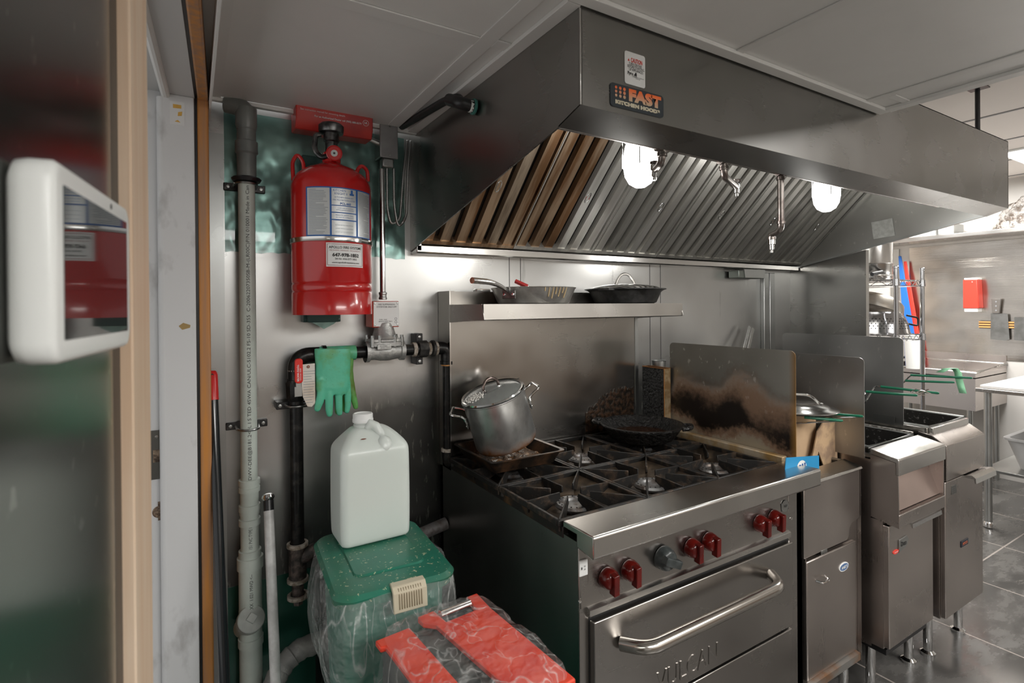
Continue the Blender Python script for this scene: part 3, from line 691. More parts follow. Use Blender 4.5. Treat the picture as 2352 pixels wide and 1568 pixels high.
# union and flange near the right elbow
ux = P(970, 803, y=GY).x
for a_, c_, r in ((-.036, -.024, .0245), (.018, .028, .0225), (.045, .053, .024)): MB().tube([(ux+a_, GY, zh), (ux+c_, GY, zh)], r, 14).done('sealed_joint', M_dope, t)
b = MB(); b.tube([(ux-.016, GY, zh), (ux+.016, GY, zh)], .029, 8); b.lathe([(.02, -.006), (.0285, -.004), (.0285, .004), (.02, .006)], (ux+.038, GY, zh), X, 20); b.done('union_nut', worn('union_iron', (.03, .03, .03), (.08, .075, .07), 40, .5, .5), t, smooth=20)
t2 = thing('pipe_clamp', 'black bolted clamp bracket holding the gas pipe union beside the range', 'pipe clamp', (ux, -.01, zh), 'pipe clamps on the steel wall')
b = MB(); b.box(ux-.012, ux+.012, -.05, -.002, zh-.055, zh+.052); b.done('bracket', M_black, t2, bevel=.002)
for dz in (.040, -.044): MB().lathe([(0, .003), (.005, .002), (.006, 0)], (ux, -.05, zh+dz), (0, -1, 0), 12).done('screw', M_zinc, t2)
# ball valve with red lever on the left riser
zv2 = P(683, 920, y=GY).z
t2 = thing('pipe_clamp', 'black bracket clamping the gas pipe below the red lever', 'pipe clamp', (xl, -.01, zv2-.015), 'pipe clamps on the steel wall')
b = MB(); b.box(xl-.052, xl+.04, -.052, -.002, zv2-.026, zv2-.004); b.done('bracket', M_black, t2, bevel=.002)
MB().tube([(xl-.03, -.05, zv2-.012)]+[(xl+.026*math.cos(a), GY+.026*math.sin(a), zv2-.014) for a in [math.pi+math.pi*k/8 for k in range(9)]]+[(xl+.036, -.05, zv2-.012)], .0035, 8).done('strap', M_zinc, t2)
MB().lathe([(0, .003), (.005, .002), (.006, 0)], (xl-.042, -.052, zv2-.015), (0, -1, 0), 12).done('screw', M_zinc, t2)
t = thing('ball_valve', 'black gas ball valve with a red lever on the left pipe riser', 'valve', (xl, GY, zv2))
b = MB(); b.tube([(xl, GY, zv2), (xl, GY, zv2+.012), (xl, GY, zv2+.055), (xl, GY, zv2+.07)], [.022, .027, .029, .023], 8); b.tube([(xl, GY, zv2+.072), (xl, GY, zv2+.115)], .0215, 18); b.done('body', M_pipeblk, t, smooth=25)
MB().tube([(xl, GY, zv2+.090), (xl, GY, zv2+.094)], .0235, 18).done('sealed_joint', M_dope, t)
ly = GY-.038; lx = P(684, 850, y=ly).x; lz0, lz1 = P(684, 880, y=ly).z, P(684, 823, y=ly).z
b = MB(); b.cyl((lx, GY-.02, zv2+.030), (lx, ly-.002, zv2+.030), .008); b.box(lx-.010, lx+.012, ly-.003, ly, zv2+.018, zv2+.048); b.box(lx-.006, lx+.010, ly-.003, ly, zv2+.046, lz0+.005); b.done('stem', M_zinc, t, bevel=.001)
b = MB(); b.prism(rr(lx+.002, (lz0+lz1)/2, .0112, (lz1-lz0)/2, .009, 5), 'y', ly-.007, ly+.003); lv = b.done('lever', mat('red_lever_vinyl', (.75, .03, .02), .3), t, bevel=.002)
text('TOYO WATER', .007, (lx-.001, ly-.0073, (lz0+lz1)/2-.006), -Z, X, M_label, lv, width=.05, bold=.0002); text('600 WOG', .006, (lx+.006, ly-.0073, (lz0+lz1)/2-.01), -Z, X, M_label, lv, width=.035)
# paper tag
TGY = ly-.004
def TP(px, py): q = P(px, py, y=TGY); return (q.x, q.z)
t = thing('paper_tag', 'worn white paper inspection tag hanging by the red valve lever', 'tag', P(709, 930, y=TGY))
b = MB(); b.prism([TP(694, 837), TP(723, 834), TP(724, 925), TP(716, 934), TP(706, 933), TP(696, 912), TP(693, 885)], 'y', TGY-.0004, TGY+.0004); b.done('paper', worn('tag_paper', (.74, .70, .64), (.60, .50, .40), 12, .8, bs=0), t)
q = P(708, 842, y=TGY-.001); MB().lathe([(.0015, .0006), (.0045, .0006), (.0045, 0)], q, (0, -1, 0), 16).done('eyelet', mat('brown_eyelet', (.22, .08, .04), .5), t)
b = MB(); random.seed(2)
for k_ in range(13):
    a = P(697, 853+k_*6.0, y=TGY-.0006); w_ = random.uniform(.022, .034)
    b.box(a.x, a.x+w_, TGY-.0010, TGY-.0006, a.z-.0006, a.z+.0004)
b.done('small_print', bpy.data.materials['grey_print'], t)
# solenoid style gas valve, cast grey
vx0, vx1 = P(838, 810, y=GY).x, P(926, 808, y=GY).x; vc = (vx0+vx1)/2
t = thing('gas_valve', 'cast grey gas shut-off valve with bolted bonnet under the red box', 'valve', (vc, GY, zh-.03))
M_cast = worn('cast_grey_metal', (.40, .40, .39), (.52, .52, .50), 50, .45, .6, bs=.4)
b = MB(); b.lathe([(.034, 0), (.034, .012), (.028, .014), (.027, .03), (.031, .05), (.032, .075), (.028, .10), (.027, vx1-vx0-.015), (.033, vx1-vx0-.013), (.033, vx1-vx0), (0, vx1-vx0)], (vx0, GY, zh), X, 28)
b.prism(rr(vc, GY, .056, .040, .02, 5), 'z', zh+.018, zh+.030); b.done('body', M_cast, t)
MB().prism(rr(vc, GY, .054, .038, .02, 5), 'z', zh+.0305, zh+.041).done('flange', M_cast, t, bevel=.002)
b = MB(); b.lathe([(.048, zh+.041), (.038, zh+.050), (.031, zh+.075), (.026, zh+.092), (.018, zh+.096), (.016, bz0-.003)], (vc, GY, 0), Z, 28); b.done('bonnet', M_cast, t)
for dx, dy in ((-.048, -.030), (-.026, -.034), (.024, -.034), (.050, -.028), (.048, .024), (-.05, .024)):
    b = MB(); b.cyl((vc+dx, GY+dy, zh+.016), (vc+dx, GY+dy, zh+.046), .0065, 12); b.cyl((vc+dx, GY+dy, zh+.046), (vc+dx, GY+dy, zh+.053), .0055, 6); b.done('bolt', M_zinc, t)
b = MB(); b.box(vc-.036, vc+.010, GY-.0435, GY-.0415, zh+.008, zh+.024); pn = b.done('nameplate', M_zinc, t, bevel=.001)
text('ASCO GENERAL', .004, (vc-.016, GY-.0437, zh+.019), X, Z, M_ink, pn, width=.025); text('SERVICE  VALVE', .0035, (vc-.012, GY-.0437, zh+.013), X, Z, M_ink, pn, width=.03)
# ================================================================== GREEN RUBBER GLOVES
def remesh(o, vox, sm=4):
    r = o.modifiers.new('remesh', 'REMESH'); r.mode = 'VOXEL'; r.voxel_size = vox; r.use_smooth_shade = True
    s_ = o.modifiers.new('smooth', 'SMOOTH'); s_.factor = .6; s_.iterations = sm
def glove_mat(nm, a, b2, lo, hi):
    m = mat(nm, a, .42); f = noise_fac(m, 16, 5, coords(m), lo, hi)
    c = mixcol(m, f, a, b2); sp = noise_fac(m, 110, 2, coords(m), .72, .76); c = mixcol(m, sp, c, (.03, .04, .02)); setc(m, c)
    bump(m, noise_fac(m, 40, 3, coords(m), .3, .7), .25, .002); return m
def blob(b, pts, rs, seg=12, fl=.55):
    """flattened tapered tube with round ends (flattened along y)"""
    pts = [V(p) for p in pts]; n = len(pts); rings = []
    for i, (p, r) in enumerate(zip(pts, rs)):
        tdir = (pts[min(i+1, n-1)]-pts[max(i-1, 0)]).normalized(); side = tdir.cross(Y).normalized()
        rings.append([p+side*r*math.cos(2*math.pi*k/seg)+Y*r*fl*math.sin(2*math.pi*k/seg) for k in range(seg)])
    b.loft(rings)
    b.ball(pts[-1], rs[-1], 12, (1, fl*1.15, 1)); b.ball(pts[0], rs[0], 12, (1, fl*1.15, 1))
def glove(name, label, gy, cuff, fingers, m, thumb=None):
    g = lambda px, py, dy=0: P(px, py, y=gy+dy)
    b = MB()
    # cuff and palm as a flattened loft
    rings = []
    for (xa, xb, py, th) in cuff:
        A, B_ = g(xa, py), g(xb, py); c = (A+B_)/2; hx = (B_.x-A.x)/2
        rings.append([V((c.x+hx*math.copysign(abs(math.cos(a))**.7, math.cos(a)), c.y+th*math.sin(a), c.z+(B_.z-A.z)/2*math.cos(a))) for a in [2*math.pi*k/24 for k in range(24)]])
    b.loft(rings)
    for f in fingers: blob(b, [g(px, py, dy) for px, py, dy, r in f], [r for px, py, dy, r in f])
    o = b.done(name, m); remesh(o, .0026, 2); tag(o, label, 'glove', 'rubber gloves over the gas pipe'); return o
MG = glove_mat('green_rubber_mint', (.10, .50, .32), (.12, .30, .06), .48, .72)
MG2 = glove_mat('green_rubber_dirty', (.12, .40, .10), (.10, .17, .02), .40, .62)
gy = GY-.034
glove('rubber_glove', 'dirty mint green rubber glove draped over the gas pipe, front one', gy,
      [(722, 804, 800, .012), (722, 806, 812, .013), (724, 805, 840, .013), (724, 804, 870, .013), (724, 802, 890, .014), (727, 796, 905, .012)],
      [[(737, 872, -.004, .015), (739, 900, -.006, .0135), (733, 925, -.008, .0120), (729, 938, -.008, .0100)],
       [(757, 880, -.004, .014), (756, 912, -.008, .0125), (756, 940, -.008, .0115), (757, 950, -.008, .0098)],
       [(778, 880, 0, .014), (778, 912, -.004, .0120), (779, 940, -.004, .0110), (780, 948, -.004, .0095)],
       [(796, 875, .002, .012), (799, 908, .002, .0108), (799, 932, .002, .0098), (797, 943, .002, .0085)]], MG)
glove('rubber_glove', 'stained darker green rubber glove showing behind the mint one', gy+.024,
      [(795, 814, 799, .006), (790, 813, 815, .007), (782, 811, 850, .008), (780, 814, 880, .009), (784, 812, 900, .008)],
      [[(806, 880, 0, .012), (810, 905, -.002, .0115), (815, 925, -.002, .010), (817, 934, -.002, .0085)],
       [(793, 885, 0, .012), (794, 915, 0, .011), (793, 940, 0, .010)], [(775, 890, 0, .012), (776, 930, 0, .010), (776, 945, 0, .0095)]], MG2)
tag(MB().tube([(P(722, 0, y=GY).x+.004, GY, zh), (P(810, 0, y=GY).x-.002, GY, zh)], .0235, 20).done('rubber_glove_cuff', MG), 'fold of green glove rubber wrapped over the gas pipe', 'glove cuff')
# ================================================================== POLES
q0, q1 = P(487, 852, y=-.10), P(519, 1640, y=-.30)
t = thing('broom_handle', 'black broom handle with red hanging tip leaning beside the pine edge', 'broom handle', q1)
d = (q0-q1).normalized(); L = (q0-q1).length
MB().tube([q1, q0-d*.075], .0125, 18).done('shaft', mat('black_gloss', (.012, .014, .016), .12), t)
b = MB(); b.tube([q0-d*.08, q0-d*.012, q0-d*.004, q0], [.0138, .0138, .012, .009], 18); b.done('grip_tip', mat('red_tip', (.62, .02, .02), .25), t)
MB().cyl(q0-d*.009-Y*.014, q0-d*.009+Y*.014, .0035).done('hanging_hole', M_ink, t)
q0, q1 = P(616, 1142, y=-.10), P(636, 1640, y=-.28); d = (q0-q1).normalized()
t = thing('mop_handle', 'scuffed white mop handle with chrome ball end beside the drain pipe', 'mop handle', q1)
MB().tube([q1, q0-d*.035], .0135, 18).done('shaft', worn('scuffed_white_tube', (.66, .66, .65), (.50, .50, .49), 26, .4, bs=0), t)
MB().tube([q0-d*.036, q0-d*.008], .0142, 18).done('collar', M_black, t)
b = MB(); b.lathe([(.006, -.012), (.014, -.007), (.018, 0), (.016, .007), (.010, .011), (0, .0125)], q0, d, 24); b.done('ball_end', M_chrome, t)
# taped grey elbow pipe near the floor
pp_ = [P(618, 1600, y=-.12), P(632, 1560, y=-.12), P(655, 1520, y=-.10), P(690, 1488, y=-.09), P(735, 1474, y=-.08), P(775, 1468, y=-.08)]
pth = fillet(pp_, .05, 4)
t = thing('taped_pipe', 'grey tape wrapped pipe curving up behind the white mop handle', 'pipe', pp_[0])
b = MB(); b.tube(pth, [.030+.0018*math.sin(i*2.1) for i in range(len(pth))], 20); b.done('wrapping', worn('grey_duct_tape', (.26, .26, .25), (.40, .40, .38), 22, .45, bs=.8), t)
MB().tube([P(752, 1470, y=-.08), P(762, 1468, y=-.08)], .034, 20).done('joint_ring', M_rustpipe, t)
q0, q1 = P(990, 1218, y=-.06), P(1050, 1190, y=-.06)
tag(MB().tube([V((.60, -.06, q0.z-.015)), V((.762, -.06, q1.z-.008))], .021, 18).done('rusty_pipe', worn('rusty_grey_pipe', (.20, .19, .19), (.12, .10, .09), 50, .6, .3)), 'rusty grey pipe low on the wall between bin and range', 'pipe')
# ================================================================== EXHAUST HOOD
HL, HR, HY = .66, 2.952, -.952
ZF, ZB, ZTOP = 1.823, 1.622, 2.105
t = hood = thing('exhaust_hood', 'large stainless steel exhaust hood over the range and fryers', 'hood', (1.8, -.01, ZB))
b = MB(); b.box(HL, HR, HY, HY+.004, ZF, ZTOP); b.prism([(HY, ZF), (HY+.004, ZF+.001), (HY+.075, ZF-.020), (HY+.073, ZF-.024)], 'x', HL, HR)
b.done('front_panel', M_hood, hood)
b = MB(); b.prism([(0, ZB), (0, ZTOP), (HY, ZTOP), (HY, ZF), (HY+.07, ZF-.022)], 'x', HL, HL+.004); b.done('left_side_panel', M_hood, hood)
b = MB(); b.prism([(0, ZB), (0, ZTOP), (HY, ZTOP), (HY, ZF), (HY+.07, ZF-.022)], 'x', HR-.004, HR); b.done('right_side_panel', M_hoodin, hood)
# bright hemmed edges
b = MB(); b.box(HL-.0012, HL+.002, HY-.0012, HY+.002, ZF, ZTOP); b.done('corner_edge', M_bright, hood, bevel=.0005)
b = MB(); b.prism([(-.0, ZB-.002), (-.0, ZB+.010), (HY+.07, ZF-.012), (HY+.07, ZF-.022)], 'x', HR-.018, HR-.0045); b.done('side_rim', M_zinc, hood)
b = MB(); b.prism([(-.0005, ZB-.012), (-.0005, ZB+.022), (-.05, ZB+.022), (-.055, ZB+.018), (-.055, ZB-.004), (-.05, ZB-.010)], 'x', HL+.004, HR-.004); b.done('grease_gutter', M_bright, hood, bevel=.002)
b = MB(); b.prism([(0, ZB-.002), (0, ZB+.03), (-.055, ZB+.035), (-.055, ZB+.0)], 'x', HL+.0045, HL+.02); b.done('side_rim', M_zinc, hood)
b = MB(); b.box(HL, HR, HY, -.001, ZTOP-.003, ZTOP); b.done('top_panel', M_hoodin, hood)
# folded lip inside the front edge, behind which the filters hang
b = MB(); b.prism([(HY+.075, ZF-.020), (HY+.075, ZF+.035), (HY+.079, ZF+.035), (HY+.079, ZF-.020)], 'x', HL+.004, HR-.004); b.done('inner_lip', M_bright, hood)
struct(MB().box(1.87, 2.94, -1.5, -.3, 2.30, 2.31).done('trim_50', M_dark)) if 0 else None
# grease cup box hanging from the gutter
p0, p1 = P(1700, 613, y=-.06), P(1753, 640, y=-.06)
t = thing('grease_cup', 'small steel grease cup hanging from the hood gutter', 'grease cup', ((p0.x+p1.x)/2, -.06, p1.z))
b = MB(); b.prism([(p0.x+.012, ZB-.013), (p1.x-.008, ZB-.013), (p1.x-.004, p1.z+.002), (p0.x+.020, p1.z+.002)], 'y', -.075, -.072); b.done('hanger', M_zinc, t)
b = MB(); b.box(p0.x-.028, p1.x-.004, -.0715, -.012, p1.z, ZB-.020); b.done('cup', mat('dull_green_steel', (.22, .24, .22), .4, .9), t, bevel=.003)
# ---- baffle filters
FA = V((0, -.06, ZB+.026)); FD = V((0, -.40, .40)).normalized(); FN = V((0, -1, -1)).normalized()  # along the slope / out of it
M_filt = {}
for nm, a, c_ in (('browned_filter', (.24, .13, .065), (.52, .38, .26)), ('greasy_filter', (.20, .15, .11), (.50, .40, .30)), ('clean_filter', (.80, .79, .75), (.62, .60, .56)), ('dull_filter', (.58, .57, .53), (.42, .41, .38))):
    m = mat(nm, a, .36, .85); f = noise_fac(m, 1.0, 5, coords(m, (26, 2.5, 2.5)), .42, .60); setc(m, mixcol(m, f, a, c_)); bump(m, f, .15, .001); M_filt[nm] = m
M_slot = mat('filter_slot_dark', (.02, .017, .015), .6)
fw = (HR-HL-.012)/6; FLN = .62; PITCH = fw/8
def filter_(i, nm, label):
    x0 = HL+.006+i*fw+.001; x1 = x0+fw-.002
    t = thing('baffle_filter', label, 'filter', ((x0+x1)/2, FA.y, FA.z), 'baffle filters in the hood')
    mm = M_filt[nm]
    def fp(x, s, n_): return V((x, 0, 0))+FA+FD*s+FN*n_
    b = MB()
    b.hexa([fp(x0, 0, -.03), fp(x1, 0, -.03), fp(x1, .014, -.03), fp(x0, .014, -.03), fp(x0, 0, .004), fp(x1, 0, .004), fp(x1, .014, .004), fp(x0, .014, .004)])
    b.hexa([fp(x0, FLN-.014, -.03), fp(x1, FLN-.014, -.03), fp(x1, FLN, -.03), fp(x0, FLN, -.03), fp(x0, FLN-.014, .004), fp(x1, FLN-.014, .004), fp(x1, FLN, .004), fp(x0, FLN, .004)])
    for xa, xb in ((x0, x0+.004), (x1-.004, x1)): b.hexa([fp(xa, .0, -.03), fp(xb, .0, -.03), fp(xb, FLN, -.03), fp(xa, FLN, -.03), fp(xa, .0, .003), fp(xb, .0, .003), fp(xb, FLN, .003), fp(xa, FLN, .003)])
    b.done('frame', mm, t)
    MB().hexa([fp(x0, .014, -.034), fp(x1, .014, -.034), fp(x1, FLN-.014, -.034), fp(x0, FLN-.014, -.034), fp(x0, .014, -.028), fp(x1, .014, -.028), fp(x1, FLN-.014, -.028), fp(x0, FLN-.014, -.028)]).done('backing', M_slot, t)
    n = 6; pt = (x1-x0)/n
    for k in range(n):
        c = x0+pt*(k+.5); w = pt*.335
        b = MB(); prof = [(-w, -.020), (-w+.003, 0), (w-.003, 0), (w, -.020), (w-.002, -.020), (w-.005, -.003), (-w+.005, -.003), (-w+.002, -.020)]
        A = [b.bm.verts.new(fp(c+u, .010, v)) for u, v in prof]; B_ = [b.bm.verts.new(fp(c+u, FLN-.010, v)) for u, v in prof]
        b.bm.faces.new(A[::-1]); b.bm.faces.new(B_)
        for j in range(len(prof)): b.bm.faces.new([A[j], A[(j+1) % 8], B_[(j+1) % 8], B_[j]])
        m2 = mm
        if i == 0 and k % 3 == 1: m2 = M_filt['greasy_filter']
        if i == 1 and k < 3: m2 = M_filt['browned_filter']
        if i == 2 and k in (1, 2, 5): m2 = M_filt['dull_filter']
        b.done('baffle', m2, t)
    # wire pull ring low on the panel
    for xx, ss in (((x0+x1)/2+.02, .26),):
        c = fp(xx, ss, .010); MB().tube([c+X*.010*math.cos(a)*.8+FD*.022*math.sin(a) for a in [2*math.pi*j/18 for j in range(18)]], .0018, 6, closed=True).done('pull_ring', M_chrome, t)
for i, (nm, lb) in enumerate((('browned_filter', 'brown greasy baffle filter, leftmost in the hood'), ('clean_filter', 'baffle filter behind the nearer lit globe, brown at its left edge'),
        ('clean_filter', 'steel baffle filter, third from the left in the hood'), ('dull_filter', 'grey baffle filter behind the short swivel nozzle'),
        ('dull_filter', 'grey baffle filter behind the long drop nozzle'), ('dull_filter', 'rightmost baffle filter beside the hood end panel'))): filter_(i, nm, lb)
# ---- lamps
def lamp(x, y, z, label):
    t = thing('hood_lamp', label, 'lamp', (x, y, z-.07), 'round globe lamps in the hood')
    b = MB(); b.lathe([(0, .175), (.048, .175), (.05, .15), (.040, .118), (.040, .095), (.046, .092), (.046, .078), (.036, .076)], (x, y, z), Z, 28); b.done('housing', M_white, t)
    b = MB(); b.lathe([(.034, .080), (.042, .062), (.047, .035), (.047, .0), (.043, -.025), (.032, -.045), (.015, -.056), (0, -.058)], (x, y, z), Z, 32); b.done('globe', M_globe, t)
    for k in range(4):
        a = math.radians(45+90*k); c = V((x, y, z)); r_ = .050
        MB().tube([c+V((r_*math.cos(a), r_*math.sin(a), .085)), c+V((r_*math.cos(a), r_*math.sin(a), .0))], .0018, 6).done('guard_wire', M_chrome, t)
    d = bpy.data.lights.new('globe_light', 'POINT'); d.energy = 2.0; d.shadow_soft_size = .05; d.color = (1, .98, .94)
    o = bpy.data.objects.new('globe_light', d); COL.objects.link(o); o.parent = t; o.location = (0, 0, -.075+.07)
    o.location = (0, 0, -.06)
q = P(1470, 385, y=-.66); lamp(q.x, -.66, q.z, 'nearer lit round globe lamp hanging in the hood')
q = P(1898, 452, y=-.66); lamp(q.x, -.66, q.z, 'farther lit round globe lamp hanging in the hood')
# ---- suppression pipe with nozzles
PY_ = -.835; zp = P(1300, 298, y=PY_).z; zp = 1.822
t = thing('suppression_pipe', 'thin steel fire suppression pipe behind the hood lip with hanging nozzles', 'pipe', (1.6, PY_, zp))
MB().tube([(HL+.006, PY_, zp), (2.60, PY_, zp)], .0085, 14).done('rail', worn('bare_steel_pipe', (.50, .48, .46), (.32, .28, .26), 20, .28, .95, bs=0), t)
M_noz = worn('tarnished_pipe', (.30, .27, .25), (.16, .13, .12), 30, .3, .9, bs=0)
def nozzle(px1, py1, pxd, pyd, pxn, pyn, nm='drop'):
    a = P(px1, py1, y=PY_); x0 = a.x
    d_ = P(pxd, pyd, y=PY_); e = P(pxn, pyn, y=PY_+.05)
    ty = e.y
    b = MB(); b.tube([(x0-.018, PY_, zp), (x0+.018, PY_, zp)], .013, 12); b.tube(fillet([(x0, PY_, zp), (x0, PY_, d_.z), (e.x, ty, d_.z-.006), (e.x, ty, e.z+.028)], .018, 6), .0095, 12)
    dr = b.done('drop_pipe', M_noz, t)
    for c, ax in (((x0, PY_, zp-.02), Z), ((x0, PY_, d_.z+.02), Z), ((e.x, ty, e.z+.03), Z)): MB().lathe([(.0095, -.004), (.0125, -.003), (.0125, .005), (.0095, .006)], c, ax, 16).done('fitting', M_noz, dr)
    b = MB(); b.lathe([(.0095, .028), (.011, .026), (.011, .012), (.008, .010), (.0085, -.004), (.0055, -.006), (.0055, -.014), (0, -.014)], (e.x, ty, e.z), Z, 18); b.done('nozzle', M_chrome, t)
nozzle(1521, 345, 1521, 372, 1504, 402)
nozzle(1663, 380, 1664, 405, 1692, 440)
nozzle(1793, 400, 1800, 528, 1772, 570)
# hood stickers on the front face
FY = HY-.0008
def FP(px, py): return P(px, py, y=FY)
tl_, tr, bl_ = FP(1434, 115), FP(1481, 129), FP(1436, 193)
t = thing('caution_sticker', 'white caution sticker with red heading on the hood front', 'sticker', FP(1458, 200))
c = FP(1458.5, 160); xd = (tr-tl_).normalized(); xd.y = 0; w = (tr-tl_).length; h = (FP(1457, 122)-FP(1459, 197)).length
b = MB(); b.prism([(c.x+u, c.z+v) for u, v in rr(0, 0, w/2, h/2, .005, 4)], 'y', FY-.0003, FY+.0004); b.done('sheet', M_label, t)
def ft(s, x, z, size, m, width, bold=0, par=t): text(s, size, (c.x+x, FY-.0005, c.z+z), X, Z, m, par, bold, width=width)
ft('CAUTION', .004, h*.25, .0125, M_redink, w*.56, .0003); ft('TURN ON FAN', 0, h*.13, .008, M_ink, w*.62); ft('BEFORE STARTING', .002, h*.045, .008, M_ink, w*.82); ft('UP APPLIANCES', .002, -h*.045, .008, M_ink, w*.68)
ft('Pyro', -w*.24, -h*.16, .009, M_ink, w*.26, .0003); ft('CHEM', -w*.04, -h*.235, .005, M_ink, w*.22); ft('commercial cooking fire system', w*.22, -h*.235, .003, M_ink, w*.40); ft('service call', w*.12, -h*.28, .003, M_ink, w*.2)
b = MB(); b.prism([(c.x-w*.36, c.z+h*.21), (c.x-w*.26, c.z+h*.21), (c.x-w*.31, c.z+h*.29)], 'y', FY-.0006, FY-.0003); b.done('warning_triangle', M_redink, t)
b = MB(); b.prism([(c.x-w*.07, c.z-h*.19), (c.x+w*.08, c.z-h*.20), (c.x+w*.07, c.z-h*.10), (c.x+w*.02, c.z-h*.09), (c.x-w*.02, c.z-h*.14)], 'y', FY-.0006, FY-.0003); b.done('horse_mark', M_ink, t)
A, B_, C_ = FP(1405, 190), FP(1527, 223), FP(1397, 240)
D_ = FP(1519, 271)
c = (A+B_+C_+D_)/4; u = ((B_-A)+(D_-C_))/2; w = u.length; ang = math.atan2(u.z, u.x); vv = ((A-C_)+(B_-D_))/2; h = vv.length
t = thing('maker_badge', 'black FAST KITCHEN HOODS badge with orange letters on the hood front', 'badge', (c.x, FY, c.z-h/2))
b = MB(); b.prism(rr(c.x, c.z, w/2, h/2, .008, 5, ang), 'y', FY-.0012, FY+.0004); b.done('plate', mat('badge_black', (.035, .045, .055), .35), t)
xd = V((math.cos(ang), 0, math.sin(ang))); zd = V((-math.sin(ang), 0, math.cos(ang)))
M_org = mat('badge_orange', (.9, .3, .05), .4)
n, l, bb = nodes(M_org); g = n.new('ShaderNodeNewGeometry'); vm = n.new('ShaderNodeVectorMath'); vm.operation = 'DOT_PRODUCT'; vm.inputs[1].default_value = tuple(zd); l.new(g.outputs['Position'], vm.inputs[0])
mr = n.new('ShaderNodeMapRange'); z0_ = c.dot(zd); mr.inputs[1].default_value = z0_-h*.15; mr.inputs[2].default_value = z0_+h*.40; l.new(vm.outputs['Value'], mr.inputs[0])
setc(M_org, mixcol(M_org, mr.outputs[0], (.62, .52, .36), (1.0, .16, .02)))
o_ = V((c.x, FY-.0014, c.z))
text('FAST', h*.66, o_+xd*w*.13+zd*h*.12, xd, zd, M_org, t, .0022, width=w*.62)
text('KITCHEN HOODS', h*.20, o_+xd*w*0-zd*h*.29, xd, zd, mat('badge_cream', (.72, .66, .50), .4), t, .0009, width=w*.84)
for i in range(3):
    for j in range(3):
        q = o_+xd*(-w*.40+i*w*.075)+zd*(h*(.33-.17*j)); MB().lathe([(0, .0004), (.0030+.0003*i, .0004), (.0030+.0003*i, 0)], q, (0, -1, 0), 14).done('dot', M_org, t)
# blank square plate on the inside of the right end panel
q = [P(px, py, x=HR-.006) for px, py in ((2001, 511), (2050, 501), (2056, 541), (2007, 549))]
tag(MB().slab(q, (-1, 0, 0), .001).done('blank_sticker', worn('blank_grey_paper', (.62, .63, .60), (.52, .53, .50), 60, .6, bs=0)), 'blank pale square sticker inside the hood end panel', 'sticker')
# black cable elbow entering the left side of the hood, through a cut in the ceiling
q = P(1085, 246, x=HL-.01)
t = thing('cable_elbow', 'black plastic pipe elbow entering the side of the hood below the ceiling', 'pipe', q)
a0 = P(975, 300, x=HL-.05); 
b = MB(); b.tube(fillet([V((HL-.055, -.08, 2.028)), V((HL-.050, q.y+.085, 2.000)), V((HL-.045, q.y+.01, 1.985)), V((HL-.035, q.y, q.z))], .03, 4), .0115, 14); b.done('cable_sleeve', M_black, t)
b = MB(); b.tube(fillet([V((HL-.052, q.y+.055, 1.992)), V((HL-.048, q.y+.0, q.z+.005)), V((HL-.012, q.y-.004, q.z))], .02, 5), .0165, 16); b.done('elbow', M_black, t)
b = MB(); b.lathe([(.013, 0), (.021, .001), (.021, .006), (.013, .007)], V((HL-.012, q.y-.004, q.z)), X, 20); lab(b.done('lock_ring', mat('teal_ring', (.05, .2, .17), .3), t), 'teal ring')
b = MB(); b.tube([V((HL-.022, q.y-.004, q.z)), V((HL-.014, q.y-.004, q.z))], .0165, 10); b.done('lock_nut', M_white, t)
# ================================================================== RANGE
RL, RR_, RYF = .764, 1.664, -.80
t = rng = thing('gas_range', 'six burner stainless steel gas range with oven and high back shelf', 'stove', (1.21, -.4, 0))
MB().box(RL, RL+.012, RYF+.002, -.03, .12, .876).done('side_panel', M_rangeside, rng)
MB().box(RR_-.024, RR_-.012, RYF+.002, -.03, .12, .86).done('side_panel', M_rangeside, rng)
MB().box(RL+.012, RR_-.024, -.05, -.03, .12, .90).done('back_panel', M_rangeside, rng)
b = MB(); b.box(RL, RL+.028, RYF-.004, RYF+.004, .12, .875); b.done('front_post', M_range, rng, bevel=.002)
b = MB(); b.box(1.597, RR_-.022, RYF-.004, RYF+.004, .12, .84); b.done('front_post', M_range, rng, bevel=.002)
# control panel (slightly raked)
b = MB(); b.prism([(RYF-.006, .722), (RYF-.002, .722), (RYF+.012, .868), (RYF+.0, .868)], 'x', RL+.004, RR_-.034); cp = b.done('control_panel', M_range, rng)
b = MB(); b.prism([(RYF-.006, .698), (RYF-.016, .703), (RYF-.016, .717), (RYF-.007, .722), (RYF, .722), (RYF, .698)], 'x', RL+.022, 1.590); b.done('rail', M_ridge, rng)
# oven door
b = MB(); b.box(RL+.030, 1.590, RYF-.022, RYF+.01, .432, .690); door = b.done('oven_door', M_range, rng, bevel=.003)
b = MB(); b.box(RL+.028, 1.596, RYF-.004, RYF+.02, .14, .70); b.done('door_gap', M_dark, rng)
b = MB(); b.box(RL+.030, 1.590, RYF-.018, RYF+.01, .13, .420); b.done('kick_panel', M_range, rng, bevel=.003)
hy = RYF-.022
b = MB(); b.tube(fillet([(.872, hy-.004, .618), (.905, hy-.062, .626), (1.425, hy-.062, .626), (1.470, hy-.004, .622)], .04, 8), .0165, 22); b.done('door_handle', mat('handle_steel', (.60, .57, .53), .18, 1.0), door)
for i, (ch, xx, zz, sz) in enumerate((('V', 1.045, .515, .085), ('U', 1.103, .512, .07), ('L', 1.150, .512, .07), ('C', 1.195, .512, .07), ('A', 1.245, .512, .07), ('N', 1.295, .512, .07))):
    pass
c_ = bpy.data.curves.new('vulcan', 'FONT'); c_.body = 'VULCAN'; c_.size = .088; c_.extrude = .0016; c_.align_x = 'CENTER'
